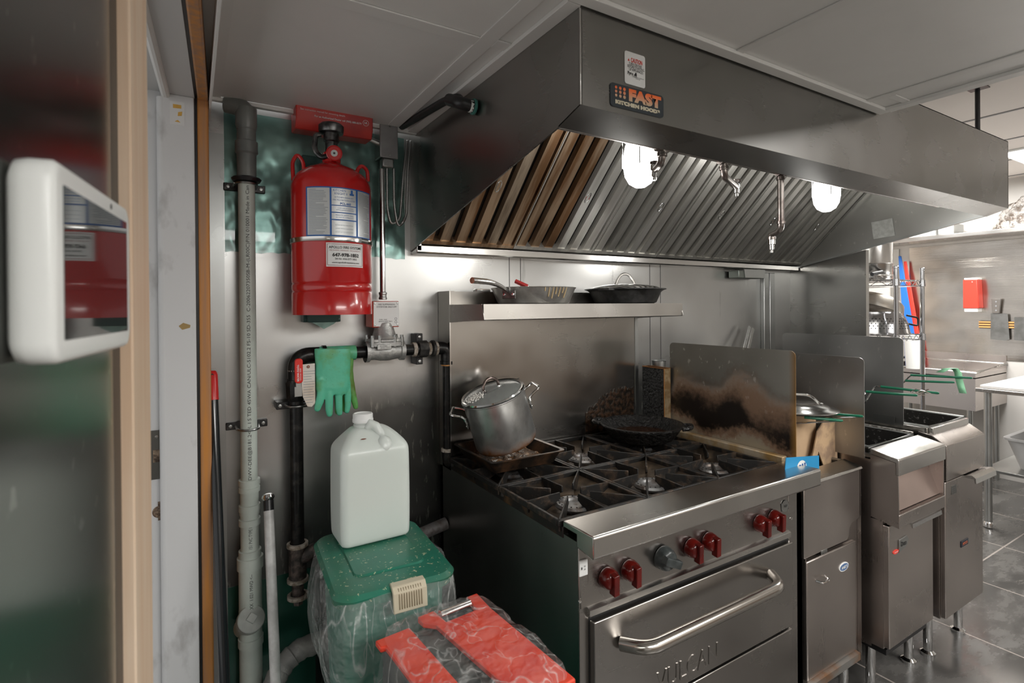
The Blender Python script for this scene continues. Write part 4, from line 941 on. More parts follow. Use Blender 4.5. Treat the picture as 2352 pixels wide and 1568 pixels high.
o_ = bpy.data.objects.new('tmp', c_); COL.objects.link(o_); me_ = bpy.data.meshes.new_from_object(o_.evaluated_get(bpy.context.evaluated_depsgraph_get())); bpy.data.objects.remove(o_)
bm_ = bmesh.new(); bm_.from_mesh(me_); xs_ = [v.co.x for v in bm_.verts]; kx = .235/(max(xs_)-min(xs_))
for v in bm_.verts: v.co = V((1.115+v.co.x*kx, hy-v.co.z-.0003, .452+v.co.y*.80))
b = MB(); b.bm.free(); b.bm = bm_; b.done('embossed_lettering', M_range, door)
# bullnose front ledge
b = MB(); b.prism([(RYF+.052, .895), (RYF+.052, .910), (RYF-.058, .912), (RYF-.062, .908), (RYF-.062, .862), (RYF-.056, .858), (RYF, .866), (RYF, .895)], 'x', RL-.004, RR_+.012)
b.done('front_ledge', M_ridge, rng, bevel=.003, smooth=20)
# black greasy skirt along the left top edge and hob floor
b = MB(); b.box(RL-.002, RL+.014, RYF+.054, -.10, .866, .893); b.done('hob_skirt', M_skirt, rng, bevel=.002)
b = MB(); b.box(RL+.014, 1.64, RYF+.054, -.10, .80, .855); b.done('hob_tray', M_hobtray, rng)
BX = [.90, 1.195, 1.49]; BY = [-.615, -.285]
for i, x in enumerate(BX):
    for j, y in enumerate(BY):
        b = MB(); b.lathe([(.030, .855), (.034, .868), (.052, .874), (.056, .880), (.050, .886), (.030, .886), (.026, .880), (.014, .880), (0, .878)], (x, y, 0), Z, 32)
        bn = b.done('burner', worn('burner_cap', (.30, .30, .30), (.16, .13, .11), 40, .4, .7, bs=.3) if (i+j) == 0 else bpy.data.materials['burner_cap'], rng)
        b = MB()
        for k in range(18):
            a = 2*math.pi*k/18; b.ball((x+.043*math.cos(a), y+.043*math.sin(a), .8855), .0026, 6)
        b.done('flame_ports', M_dark, bn); bn['x'] = 0; del bn['x']
# backguard with high shelf
b = MB(); b.box(RL, RL+.018, -.10, -.002, .86, 1.482); b.box(RL+.018, RR_-.010, -.098, -.090, .89, 1.48); b.done('backguard', steel('backguard_steel', (.48, .46, .43), .24, brush=(2, 2, 150), blot=.08, dark=.8), rng)
b = MB(); b.box(RR_-.028, RR_-.010, -.10, -.002, .90, 1.482); b.done('backguard_end', M_zinc, rng)
MB().box(RL-.0015, RL+.0025, -.1015, -.098, .90, 1.482).done('backguard_edge', M_bright, rng)
b = MB(); b.box(RL+.004, RR_-.012, -.338, -.002, 1.428, 1.434); b.prism([(-.336, 1.434), (-.340, 1.434), (-.342, 1.386), (-.339, 1.384), (-.20, 1.378), (-.20, 1.382), (-.338, 1.386)], 'x', RL+.004, RR_-.008)
b.done('high_shelf', M_ridge, rng)
b = MB(); b.prism([(-.10, 1.372), (-.10, 1.434), (-.332, 1.434), (-.347, 1.386), (-.20, 1.378)], 'x', RL+.002, RL+.006); b.done('shelf_bracket', M_range, rng); b = MB(); b.prism([(-.10, 1.372), (-.10, 1.434), (-.332, 1.434), (-.347, 1.386), (-.20, 1.378)], 'x', RR_-.012, RR_-.008); b.done('shelf_bracket', M_range, rng)
MB().box(RL+.006, RR_-.012, -.014, -.003, 1.434, 1.482).done('rear_lip', M_range, rng, bevel=.002)
for x in (.82, 1.60):
    for y in (-.72, -.12): MB().cyl((x, y, 0), (x, y, .12), .022).done('leg', M_black, rng)
# knobs
def knob(x, z, m, lab_=None, turn=0, r=.024):
    ax = V((0, -1, -.09)).normalized(); o = V((x, RYF-.003, z))
    b = MB(); b.lathe([(0, 0), (r, 0), (r+.002, .006), (r, .020), (r-.004, .028), (r-.009, .031), (0, .032)], o, ax, 30)
    u, v, w = frame(ax)
    ca, sa = math.cos(turn), math.sin(turn); d1 = u*ca+v*sa; d2 = v*ca-u*sa
    b.obox(o+ax*.031-d2*.004, r*.72, r*2.15, .020, d1, d2, ax)
    k = b.done('knob', m, rng, bevel=.0025, seg=3)
    if lab_: k['label'] = lab_
    return k
for x in (.846, .917, 1.142, 1.213, 1.440, 1.512): knob(x, .777, M_redknob, 'dark red burner knob', turn=.08)
knob(1.036, .777, worn('black_knob_plastic', (.03, .035, .035), (.06, .07, .07), 40, .3, bs=0), 'black oven knob', turn=1.15, r=.029)
# badge, key label, screws
q = P(1803, 1163, y=RYF-.004); 
b = MB(); b.prism([(q.x-.020, q.z-.012), (q.x+.020, q.z-.012), (q.x+.020, q.z+.012), (q.x-.020, q.z+.012)], 'y', RYF-.004, RYF+.004); pl_ = b.done('maker_plate', mat('dark_plate', (.05, .05, .05), .3, .5), rng)
MB().lathe([(0, .0015), (.0175, .0012), (.018, 0)], (q.x, RYF-.004, q.z+.002), (0, -1, 0), 28).done('oval_emblem', M_zinc, pl_).scale = (1, 1, 1)
text('NSF', .010, (q.x, RYF-.0058, q.z+.002), X, Z, M_ink, pl_, .0004)
q = P(1339, 1303, y=RYF-.006)
MB().box(q.x-.012, q.x+.012, RYF-.0085, RYF-.005, q.z-.018, q.z+.018).done('key_label', M_label, rng)
text('8', .008, (q.x-.006, RYF-.0088, q.z), X, Z, M_ink, rng, .0002); text('I- -I', .007, (q.x+.003, RYF-.0088, q.z), Z, -X, M_ink, rng, .0002)
for px, py in ((1332, 1381), (1818, 1191)):
    q = P(px, py, y=RYF-.006); MB().lathe([(0, .003), (.0035, .002), (.004, 0)], (q.x, RYF-.005, q.z), (0, -1, 0), 12).done('screw', M_bright, rng)
# ---- six lift-off cast iron grates
def grate(x0, x1, y0, y1, label):
    t = thing('burner_grate', label, 'grate', ((x0+x1)/2, (y0+y1)/2, .857), 'cast iron grates on the range')
    cx, cy = (x0+x1)/2, (y0+y1)/2; zt_ = .909; zb_ = .893
    w = .010
    b = MB()
    for a in ((x0, x1, y0, y0+w), (x0, x1, y1-w, y1), (x0, x0+w, y0+w, y1-w), (x1-w, x1, y0+w, y1-w)): b.box(a[0], a[1], a[2], a[3], zb_, zt_)
    # sloping dished skirt inside the frame
    r0 = [(x0+w, y0+w), (x1-w, y0+w), (x1-w, y1-w), (x0+w, y1-w)]
    b.done('frame', M_castiron, t, bevel=.002)
    b = MB(); n = 32
    def sq(f):
        out = []
        for k in range(n):
            a = 2*math.pi*k/n; c, s = math.cos(a), math.sin(a); m_ = max(abs(c)/((x1-x0)/2-w), abs(s)/((y1-y0)/2-w)); out.append((c/m_, s/m_))
        return out
    S_ = sq(0); Rr = [(.078*math.cos(2*math.pi*k/n), .078*math.sin(2*math.pi*k/n)) for k in range(n)]
    rings = [[(cx+S_[k][0], cy+S_[k][1], zb_+.002) for k in range(n)], [(cx+(S_[k][0]*.45+Rr[k][0]*.55), cy+(S_[k][1]*.45+Rr[k][1]*.55), .878) for k in range(n)], [(cx+Rr[k][0], cy+Rr[k][1], .872) for k in range(n)], [(cx+Rr[k][0]*.98, cy+Rr[k][1]*.98, .860) for k in range(n)]]
    b.loft(rings, caps=False); o = b.done('dished_apron', M_hobtray, t); s_ = o.modifiers.new('solid', 'SOLIDIFY'); s_.thickness = .003
    hx, hy_ = (x1-x0)/2-w/2, (y1-y0)/2-w/2
    for dx, dy, tip in ((1, 0, .036), (-1, 0, .036), (0, 1, .036), (0, -1, .036), (1, 1, .055), (-1, 1, .055), (1, -1, .055), (-1, -1, .055)):
        a = V((cx+dx*hx, cy+dy*hy_, 0)); d = V((-dx*hx, -dy*hy_, 0)); L = d.length; d.normalize(); L -= tip
        s = d.cross(Z)*.0035; e = a+d*L
        def q_(p, zz, sg): return V((p.x, p.y, zz))+s*sg
        m1 = a+d*(L*.55)
        b = MB(); 
        for p, pn, z0, z1_, z2, z3 in ((a, m1, .880, .911, .872, .913), (m1, e, .872, .913, .896, .914)):
            b.hexa([q_(p, z0, -1), q_(pn, z2, -1), q_(pn, z2, 1), q_(p, z0, 1), q_(p, z1_, -.7), q_(pn, z3, -.7), q_(pn, z3, .7), q_(p, z1_, .7)])
        bmesh.ops.remove_doubles(b.bm, verts=b.bm.verts, dist=.0002)
        b.done('finger', M_castiron, t, bevel=.0012, seg=1)
gx = [.752, 1.0485, 1.3425, 1.6375]
for i in range(3):
    for j, (y0, y1) in enumerate(((-.742, -.449), (-.447, -.110))):
        nm = [['front left cast iron grate at the bare burner nearest the camera', 'back left cast iron grate under the greasy roasting tray'], ['front middle cast iron grate behind the steel ledge, clear of cookware', 'back middle cast iron grate between the tray and the black skillet'], ['front right cast iron grate beside the scorched splash guard', 'back right cast iron grate under the black skillet']][i][j]
        grate(gx[i]+.0008, gx[i+1]-.0008, y0, y1, nm)
# ================================================================== COOKWARE
def handle_rivets(t, pts, m=M_chrome, r=.0035):
    for p, n_ in pts: MB().lathe([(0, .003), (r*.8, .002), (r, 0)], p, n_, 12).done('rivet', m, t)
# roasting tray on the left rear grate
M_tray = worn('burnt_tray', (.030, .024, .020), (.20, .10, .05), 14, .32, .6, .48, .72, .3)
tx0, tx1, ty0, ty1 = .770, 1.040, -.385, -.115
t = thing('roasting_tray', 'burnt black roasting tray with food scraps on the left rear grates', 'tray', (.905, -.25, .9145))
def trr(hx, hy, z, r=.02): return [V((x, y, z)) for x, y in rr(.905, -.25, hx, hy, r, 4)]
b = MB(); b.loft([trr(.112, .112, .9145, .012), trr(.131, .131, .952), trr(.140, .140, .954), trr(.140, .140, .957), trr(.130, .130, .956), trr(.109, .109, .918, .012)]); b.done('pan', M_tray, t, smooth=30)
b = MB(); n_ = 22
random.seed(5)
g = [[b.bm.verts.new(V((.800+.21*i/n_, -.355+.21*j/n_, .920+.012*noise.noise(V((i*.5, j*.5, 1)))+.012*max(0, (i-11)/n_)))) for i in range(n_+1)] for j in range(n_+1)]
for j in range(n_):
    for i in range(n_): b.bm.faces.new([g[j][i], g[j][i+1], g[j+1][i+1], g[j+1][i]])
o = b.done('food_scraps', worn('charred_food', (.30, .17, .09), (.08, .05, .03), 60, .35, bs=1, bd=.006), t, kind='stuff')
# stock pot, tilted in the tray
base = P(1152, 1022, y=-.265)
ax = (V((-.856, .517, 0))*.25+Z*.94+V((-.5, -.86, 0))*.20).normalized()
base = V((.903, -.245, .972)); R_ = .104; H_ = .176
t = thing('stock_pot', 'dented aluminium stock pot tilted in the roasting tray', 'pot', base)
m = worn('pot_aluminium', (.58, .59, .58), (.36, .36, .35), 24, .33, .85, .46, .74, .06, sc=(1, 1, .6))
def pot_stain(m):
    n, l, b = nodes(m); old = b.inputs['Base Color'].links[0].from_socket
    dt = n.new('ShaderNodeVectorMath'); dt.operation = 'DOT_PRODUCT'; dt.inputs[1].default_value = tuple(ax); g = n.new('ShaderNodeNewGeometry'); l.new(g.outputs['Position'], dt.inputs[0])
    s0 = base.dot(ax); nz = noise_fac(m, 9, 4, coords(m), .25, .75)
    h = math_(m, 'ADD', math_(m, 'SUBTRACT', dt.outputs['Value'], s0), math_(m, 'MULTIPLY', nz, -.05))
    mr = n.new('ShaderNodeMapRange'); mr.inputs[1].default_value = .004; mr.inputs[2].default_value = -.022; l.new(h, mr.inputs[0])
    setc(m, mixcol(m, mr.outputs[0], old, (.24, .10, .035)))
    setc(m, mixval(m, mr.outputs[0], .85, .3), 'Metallic')
pot_stain(m)
b = MB(); b.lathe([(0, 0), (R_-.012, 0), (R_-.003, .004), (R_, .014), (R_, H_-.006), (R_+.004, H_-.003), (R_+.004, H_), (R_-.002, H_), (R_-.003, .02), (0, .01)], base, ax, 48); b.done('body', m, t, smooth=50)
u, v, w = frame(ax)
lft = (-RT - ax*(-RT).dot(ax)).normalized(); fr = ax.cross(lft).normalized()
for s, hd in ((1, lft), (-1, (-lft+fr*.35*(1 if fr.dot(FW) > 0 else -1)).normalized())):
    hd = hd*1.0 if s == 1 else hd
    sd = ax.cross(hd).normalized(); o = base+hd*R_+ax*(H_*.80)
    up = ax*.0
    dn = -ax*.030
    for_ = [o-sd*.034+dn, o-sd*.034+hd*.006+dn*.2, o-sd*.034+hd*.046+ax*.012, o+sd*.034+hd*.046+ax*.012, o+sd*.034+hd*.006+dn*.2, o+sd*.034+dn]
    hl = MB().tube(fillet(for_, .012, 4), .0042, 10).done('handle', M_chrome, t)
    for ss in (-1, 1):
        c = o+sd*ss*.034-ax*.030
        b = MB(); b.obox(c+hd*.0005, .018, .034, .004, sd, ax, hd); b.done('rivet_plate', M_alu, hl, bevel=.002)
        for k in (-.009, .009):
            MB().lathe([(0, .0065), (.004, .005), (.005, .002)], c+ax*k, hd, 12).done('rivet', M_chrome, hl)
# glass lid with steel band and loop
lo = base+ax*(H_+.001)
t = thing('pot_lid', 'clear glass pot lid with steel loop handle on the tilted stock pot', 'lid', lo)
gl = mat('lid_glass', (.55, .58, .55), .06); gl.node_tree.nodes['Principled BSDF'].inputs['Alpha'].default_value = .38
b = MB(); b.lathe([(R_-.004, .002), (R_*.8, .010), (R_*.4, .016), (0, .018)], lo, ax, 40); b.done('glass', gl, t, smooth=60)
b = MB(); b.lathe([(R_-.006, .0), (R_+.001, .0), (R_+.004, .004), (R_+.001, .008), (R_-.006, .006), (R_-.006, 0)], lo, ax, 48); b.done('band', M_chrome, t, smooth=60)
ld = (lft*.8+fr*.6).normalized(); c = lo+ax*.014
MB().tube(fillet([c-ld*.030, c-ld*.030+ax*.022, c-ld*.010+ax*.040, c+ld*.010+ax*.040, c+ld*.030+ax*.022, c+ld*.030], .02, 5), .0048, 10).done('loop_handle', mat('brown_steel_handle', (.30, .24, .22), .2, .95), t)
for s in (-1, 1): MB().lathe([(0, .006), (.007, .005), (.009, 0)], c+ld*.030*s, ax, 16).done('ferrule', M_chrome, t)
# rice stuck under / on the near left edge of the lid
b = MB(); random.seed(9)
cc = lo+lft*.055-UP*.0; fdir = (-FW - ax*(-FW).dot(ax)).normalized(); cc = lo+lft*.060+fdir*.035
for k in range(130):
    p = cc+lft*random.gauss(0, .016)+fdir*random.gauss(0, .011)
    rad = (p-lo); rad -= ax*rad.dot(ax); hh = .004+.014*(1-(rad.length/R_)**2)+random.uniform(0, .007)
    if rad.length > R_*.95: continue
    b.ball(p+ax*(hh-(p-lo).dot(ax)), random.uniform(.0020, .0036), 6)
tag(b.done('rice_scraps', mat('dried_rice', (.72, .70, .66), .6), loc=cc), 'dried white rice scraps on the near edge of the glass lid', 'rice', kind='stuff')
tag(MB().tube([P(1110, 905, y=-.27), P(1155, 886, y=-.20), P(1192, 868, y=-.13)], [.004, .0028, .0012], 8).done('thin_skewer', M_black), 'thin dark skewer lying across the glass lid', 'skewer')
# cast iron skillet
sc_ = V((1.478, -.292, .9145))
t = thing('skillet', 'black crusted cast iron skillet with two loop handles at the right rear', 'skillet', sc_)
b = MB(); b.lathe([(0, 0), (.108, 0), (.120, .006), (.150, .050), (.158, .055), (.158, .060), (.150, .061), (.142, .052), (.112, .012), (0, .009)], sc_, Z, 64); b.done('pan', M_crust, t, smooth=60)
b = MB(); b.lathe([(0, .020), (.117, .020)], sc_, Z, 48); lab(b.done('dark_oil', mat('dark_oil', (.030, .010, .003), .06), t), 'pool of dark brown oil')
for a in (math.radians(-52), math.radians(128)):
    hd = V((math.cos(a), math.sin(a), 0)); sd = Z.cross(hd)
    o = sc_+hd*.152+Z*.054
    MB().tube(fillet([o-sd*.034, o-sd*.026+hd*.030+Z*.004, o+sd*.026+hd*.030+Z*.004, o+sd*.034], .016, 5), [.0085]*14, 10).done('handle', M_crust, t)
# pans on the high shelf
t = thing('frying_pan', 'steel frying pan with long riveted handle at the left of the high shelf', 'frying pan', (1.035, -.22, 1.4345))
pc = V((1.035, -.215, 1.4345))
b = MB(); b.lathe([(0, 0), (.118, 0), (.126, .004), (.146, .050), (.151, .056), (.149, .057), (.142, .051), (.122, .007), (0, .004)], pc, Z, 56); b.done('pan', worn('scratched_steel_pan', (.62, .62, .60), (.45, .44, .42), 20, .34, .75, bs=0), t, smooth=60)
hd = (V((P(1047, 640, y=-.36).x, -.36, 0))-V((pc.x, pc.y, 0))).normalized()
h0 = pc+hd*.139+Z*.038
e = P(1050, 643, y=pc.y+hd.y*.33); 
end = pc+hd*.36+Z*.074
end = P(1050, 643, x=pc.x+hd.x*.31)
end = V((pc.x, pc.y, 0))+hd*.325; 
zz = P(1050, 643, y=end.y).z; end.z = zz
pa = fillet([h0+Z*.002, h0+hd*.05+Z*.022, h0+hd*.10+Z*.032, end], .03, 5)
b = MB(); b.tube(pa, [.0065+.0035*(i/len(pa)) for i in range(len(pa))], 14); b.done('handle', M_chrome, t)
lab(MB().lathe([(0, .001), (.009, 0), (.0095, -.002)], end, (end-pa[-2]).normalized(), 20).done('end_cap', mat('worn_copper', (.40, .22, .14), .4, .6), t), 'copper coloured end cap')
sd = Z.cross(hd)
MB().obox(pc+hd*.141+Z*.032, .055, .006, .030, sd, hd, Z).done('handle_bracket', worn('dull_bracket', (.25, .25, .24), (.12, .12, .12), 30, .35, .9, bs=0), t, bevel=.002)
for s in (-.018, .018): MB().lathe([(0, .004), (.005, .003), (.006, 0)], pc+hd*.1445+Z*.032+sd*s, hd, 12).done('rivet', M_chrome, t)
# drips
b = MB(); random.seed(4)
va = math.atan2(EYE.y-pc.y, EYE.x-pc.x)
for k, (da, ln) in enumerate(((.02, .012), (.12, .030), (.22, .036), (.30, .022), (.40, .030), (.50, .018), (.60, .034))):
    a = va+.25+da; tdir = V((math.cos(a), math.sin(a), 0))
    p0_ = pc+tdir*.1492+Z*.054; p1_ = pc+tdir*(.1492-ln*.43)+Z*(.054-ln); b.tube([p0_, p1_], [.0014, .0022], 6)
b.done('grease_drips', mat('dried_grease_drip', (.55, .42, .24), .3), t, kind='stuff')
t = thing('red_handled_spatula', 'red plastic handle sticking out of the steel frying pan', 'utensil', pc+Z*.01)
q0, q1 = P(1183, 645, y=-.17), P(1212, 658, y=-.20)
MB().tube([q0, q1], .0085, 4).done('handle', mat('red_plastic', (.42, .03, .03), .35), t, bevel=.002)
MB().tube([q1, V((1.10, -.24, 1.452))], .004, 8).done('shaft', M_chrome, t)
# second pan with lid
t = thing('deep_pan', 'dark deep pan on the right of the high shelf', 'pan', (1.49, -.20, 1.4345)); pc = V((1.485, -.200, 1.4345))
b = MB(); b.lathe([(0, 0), (.112, 0), (.122, .005), (.140, .045), (.150, .052), (.160, .055), (.160, .058), (.148, .057), (.136, .050), (.118, .008), (0, .004)], pc, Z, 56)
b.done('pan', worn('seasoned_pan', (.045, .045, .045), (.10, .10, .10), 26, .36, .7, bs=.1), t, smooth=60)
for a in (200, 20):
    hd = V((math.cos(math.radians(a)), math.sin(math.radians(a)), 0)); sd = Z.cross(hd); o = pc+hd*.150+Z*.055
    b = MB(); b.prism([tuple((o+sd*-.034)[:2]), tuple((o+sd*-.024+hd*.026)[:2]), tuple((o+sd*.024+hd*.026)[:2]), tuple((o+sd*.034)[:2])], 'z', o.z-.006, o.z+.003); b.done('handle', bpy.data.materials['seasoned_pan'], t, bevel=.002)
t = thing('pan_lid', 'shiny lid with arched loop handle on the dark deep pan', 'lid', pc+Z*.0585)
b = MB(); b.lathe([(0, .020), (.09, .012), (.128, .004), (.136, .0), (.137, .0015), (.128, .0065), (.09, .0145), (0, .023)], pc+Z*.0585, Z, 48); b.done('dome', M_chrome, t, smooth=60)
c = pc+Z*.078; hd = V((.95, -.3, 0)).normalized()
MB().tube(fillet([c-hd*.040+Z*-.002, c-hd*.030+Z*.022, c-hd*.012+Z*.040, c+hd*.012+Z*.040, c+hd*.030+Z*.022, c+hd*.042-Z*.002], .02, 6), .0055, 10).done('loop_handle', M_white if 0 else M_bright, t)
# folded pale cloth / lid bits at left end of shelf
q = P(1105, 668, y=-.06)
b = MB(); b.box(q.x-.030, q.x+.03, -.08, -.05, 1.4345, 1.4905); tag(b.done('white_bracket', M_bright, bevel=.004), 'small bright metal bracket on the left end of the high shelf', 'bracket')
# crusted tall metal can behind the splash guard
t = thing('crusted_can', 'tall square can crusted with black grease beside the skillet', 'can', (1.705, -.185, .9))
b = MB(); x0, x1, y0, y1 = 1.655, 1.69, -.245, -.125
b.box(x0, x0+.002, y0, y1, .93, 1.166); b.done('side', M_crust, t)
MB().box(x0, x0+.035, y0-.002, y0, .93, 1.166).done('side', worn('rusty_edge_metal', (.35, .22, .10), (.55, .42, .26), 30, .4, .5), t)
MB().box(x0, x0+.035, y1, y1+.002, .93, 1.166).done('side', M_crust, t); MB().box(x0+.033, x0+.035, y0, y1, .93, 1.166).done('side', M_crust, t)
b = MB(); b.tube([(x0, y0-.001, 1.166), (x0, y1+.001, 1.166), (x0+.035, y1+.001, 1.166), (x0+.035, y0-.001, 1.166)], .0022, 6, closed=True); b.tube([(x0, y0, .93), (x0, y0, 1.166)], .002, 6); b.done('rusty_rim', mat('rust_rim', (.36, .15, .04), .5, .4), t)
q = P(1515, 838, y=-.14); tag(MB().lathe([(.026, -.06), (.030, .0), (.032, .002), (.028, .001), (.024, -.06), (0, -.06)], (q.x, -.135, 1.185), Z, 28).done('small_steel_cup', M_zinc), 'small steel cup behind the crusted can', 'cup')
# black burnt residue on the backguard behind the skillet
M_soot = worn('soot', (.010, .008, .006), (.055, .028, .015), 60, .3, bs=.5, bd=.002)
b = MB(); random.seed(12)
pts = []
for k in range(46):
    f = k/45; px = 1345+110*f; top = 948-28*math.sin(f*3.1)-(f**1.6)*55+random.uniform(-7, 7)
    q = P(px, top, y=-.0995); pts.append((q.x, q.z))
lo_ = [(P(1455, 985, y=-.0995).x, .905), (P(1345, 985, y=-.0995).x, .905)]
b.prism(pts+lo_, 'y', -.1010, -.0985)
b.done('burnt_residue', M_soot, rng)
# ---- cream side rail between range and fryer
b = MB(); b.box(1.668, 1.694, -.742, -.10, .80, .922); tag(b.done('side_rail', worn('cream_greasy_metal', (.55, .46, .34), (.42, .26, .10), 12, .4, .4, bs=.2), bevel=.004), 'cream coloured greasy rail between the range and the first fryer', 'rail')
# ================================================================== SPLASH GUARDS
def guard(x, y0, y1, z0, z1, m, label, r=.018):
    b = MB(); prof = [(y1, z0), (y0, z0)]
    prof += [(y0+r-r*math.cos(math.radians(a)), z1-r+r*math.sin(math.radians(a))) for a in range(0, 91, 15)]
    prof += [(y1-r+r*math.sin(math.radians(a)), z1-r+r*math.cos(math.radians(a))) for a in range(0, 91, 15)]
    b.prism(prof, 'x', x, x+.003); return tag(b.done('splash_guard', m), label, 'splash guard', 'upright splash guards')
M_burn = steel('scorched_steel', (.40, .385, .35), .36, brush=(3, 4, 60), blot=.1, dark=.7, spots=.6)
def burn():
    m = M_burn; n, l, b = nodes(m); old = b.inputs['Base Color'].links[0].from_socket
    pos = coords(m); sep = n.new('ShaderNodeSeparateXYZ'); l.new(pos, sep.inputs[0])
    nz = noise_fac(m, 7, 5, pos, .2, .8); nz2 = noise_fac(m, 60, 4, pos, .2, .8)
    yy = sep.outputs[1]; Y0, Y1, Z0, Z1 = -.235, -.768, .90, 1.28
    u = n.new('ShaderNodeMapRange'); u.inputs[1].default_value = Y0; u.inputs[2].default_value = Y1; l.new(yy, u.inputs[0])
    v = n.new('ShaderNodeMapRange'); v.inputs[1].default_value = Z0; v.inputs[2].default_value = Z1; l.new(sep.outputs[2], v.inputs[0])
    v = math_(m, 'ADD', v.outputs[0], math_(m, 'MULTIPLY', math_(m, 'SUBTRACT', nz, .5), .20)); v = math_(m, 'ADD', v, math_(m, 'MULTIPLY', math_(m, 'SUBTRACT', nz2, .5), .10))
    def curve(pix):
        f = n.new('ShaderNodeFloatCurve'); c = f.mapping.curves[0]; P_ = []
        for px, py in pix:
            q = P(px, py, x=1.700); P_.append(((q.y-Y0)/(Y1-Y0), (q.z-Z0)/(Z1-Z0)))
        P_[0] = (0, P_[0][1]); P_[-1] = (1, P_[-1][1])
        c.points[0].location = P_[0]; c.points[1].location = P_[-1]
        for p_ in P_[1:-1]: c.points.new(*p_)
        f.mapping.update(); l.new(u.outputs[0], f.inputs['Value']); return f.outputs[0]
    def below(cv, soft):   # 1 under the curve
        r = n.new('ShaderNodeMapRange'); r.interpolation_type = 'SMOOTHSTEP'; r.inputs[1].default_value = -soft; r.inputs[2].default_value = soft; l.new(math_(m, 'SUBTRACT', cv, v), r.inputs[0]); return r.outputs[0]
    halo = curve([(1537, 895), (1580, 868), (1640, 890), (1690, 862), (1740, 882), (1790, 925), (1828, 940)])
    top = curve([(1537, 905), (1590, 906), (1640, 930), (1690, 902), (1725, 950), (1770, 972), (1828, 985)])
    bot = curve([(1537, 925), (1570, 950), (1630, 985), (1680, 990), (1735, 985), (1780, 1010), (1828, 1035)])
    fr = curve([(1537, 935), (1570, 965), (1630, 1003), (1680, 1010), (1735, 1008), (1780, 1030), (1828, 1056)])
    inv = lambda x: math_(m, 'SUBTRACT', 1.0, x)
    c = mixcol(m, math_(m, 'MULTIPLY', math_(m, 'MULTIPLY', below(halo, .14), inv(below(fr, .05))), .72), old, (.20, .080, .020))
    dark = math_(m, 'MULTIPLY', math_(m, 'MULTIPLY', below(top, .11), inv(below(bot, .05))), .97)
    c = mixcol(m, dark, c, (.009, .007, .006))
    c = mixcol(m, math_(m, 'MULTIPLY', below(fr, .05), .55), c, (.33, .24, .12))
    r = n.new('ShaderNodeMapRange'); r.inputs[1].default_value = -.745; r.inputs[2].default_value = -.766; l.new(yy, r.inputs[0])
    c = mixcol(m, math_(m, 'MULTIPLY', r.outputs[0], .8), c, (.33, .17, .04))
    setc(m, c); setc(m, mixval(m, below(halo, .06), .95, .25), 'Metallic')
burn()
guard(1.700, -.768, -.235, .905, 1.272, M_burn, 'splash guard scorched black and brown beside the range')
guard(2.062, -.806, -.30, .872, 1.232, M_splash, 'plain grey splash guard between the first two fryers')
guard(2.480, -.757, -.245, .925, 1.287, M_splash, 'tallest back splash guard between the last two fryers')
# tongs standing behind the scorched guard
t = thing('tongs', 'bright steel tongs standing behind the scorched splash guard', 'tongs', P(1690, 900, y=-.06))
q0, q1 = P(1690, 880, y=-.10), P(1722, 750, y=-.05); d = (q1-q0).normalized(); s = d.cross(Y).normalized()
MB().obox((q0+q1)/2, .020, .003, (q1-q0).length, s, Y, d).done('arm', M_chrome, t, bevel=.001)
q2, q3 = P(1702, 880, y=-.075), P(1730, 754, y=-.045); MB().obox((q2+q3)/2, .020, .003, (q3-q2).length, s, Y, (q3-q2).normalized()).done('arm', M_bright, t, bevel=.001)
# ================================================================== FRYERS
def feet(t, x0, x1, y0, y1, h):
    for x in (x0+.03, x1-.03):
        for y in (y0+.05, y1-.05):
            MB().lathe([(.016, h), (.016, .02), (.026, .012), (.026, 0), (0, 0)], (x, y, 0), Z, 18).done('leg', M_chrome, t)
def vat(t, x0, x1, y0, y1, zr, depth, m_in, rim, name='oil_vat'):
    b = MB(); w = .004
    b.box(x0, x0+w, y0, y1, zr-depth, zr); b.box(x1-w, x1, y0, y1, zr-depth, zr); b.box(x0+w, x1-w, y0, y0+w, zr-depth, zr); b.box(x0+w, x1-w, y1-w, y1, zr-depth, zr); b.box(x0, x1, y0, y1, zr-depth-w, zr-depth)
    v_ = b.done(name, m_in, t)
    MB().tube([(x0, y0, zr), (x1, y0, zr), (x1, y1, zr), (x0, y1, zr)], .006, 8, closed=True).done('vat_rim', rim, v_); return v_
M_speck = worn('speckled_greasy_steel', (.045, .043, .04), (.30, .29, .27), 75, .3, .5, .58, .72, .3)
M_oil = mat('fryer_oil_dark', (.02, .012, .006), .08)
# first fryer, out of use, with its tank front
t = f1 = thing('deep_fryer', 'deep fryer nearest the range, its open tank holding torn cardboard', 'fryer', (1.88, -.42, 0), 'floor fryers')
x0, x1, yf = 1.700, 2.052, -.80
MB().box(x0, x0+.003, yf+.002, -.05, .14, .845).done('side_panel', M_fryer, t); MB().box(x1-.003, x1, yf+.002, -.05, .14, .845).done('side_panel', M_fryer, t); MB().box(x0, x1, -.06, -.05, .14, .90).done('back_panel', M_fryer, t)
b = MB(); xs = P(1845, 1290, y=yf).x+.006
b.prism([(x0-.010, .600), (x1-.100, .600), (x1-.085, .612), (x1-.080, .640), (x1-.065, .652), (x1-.012, .662), (x1-.010, .845), (x0-.010, .845)], 'y', yf, yf+.012); b.done('tank_front', M_fryer, t, bevel=.003)
MB().box(x0, x1-.004, yf+.014, yf+.03, .16, .845).done('inner_front', M_fryer, t)
b = MB(); b.prism([(yf-.004, .846), (yf-.008, .838), (yf-.003, .836), (yf+.0, .838), (yf+.055, .852), (yf+.055, .858)], 'x', x0-.012, x1-.006); b.done('front_rim', M_ridge, t, bevel=.001)
b = MB(); b.box(x0-.006, x1-.052, yf-.006, yf+.010, .205, .592); d_ = b.done('door', M_fryer, t, bevel=.004)
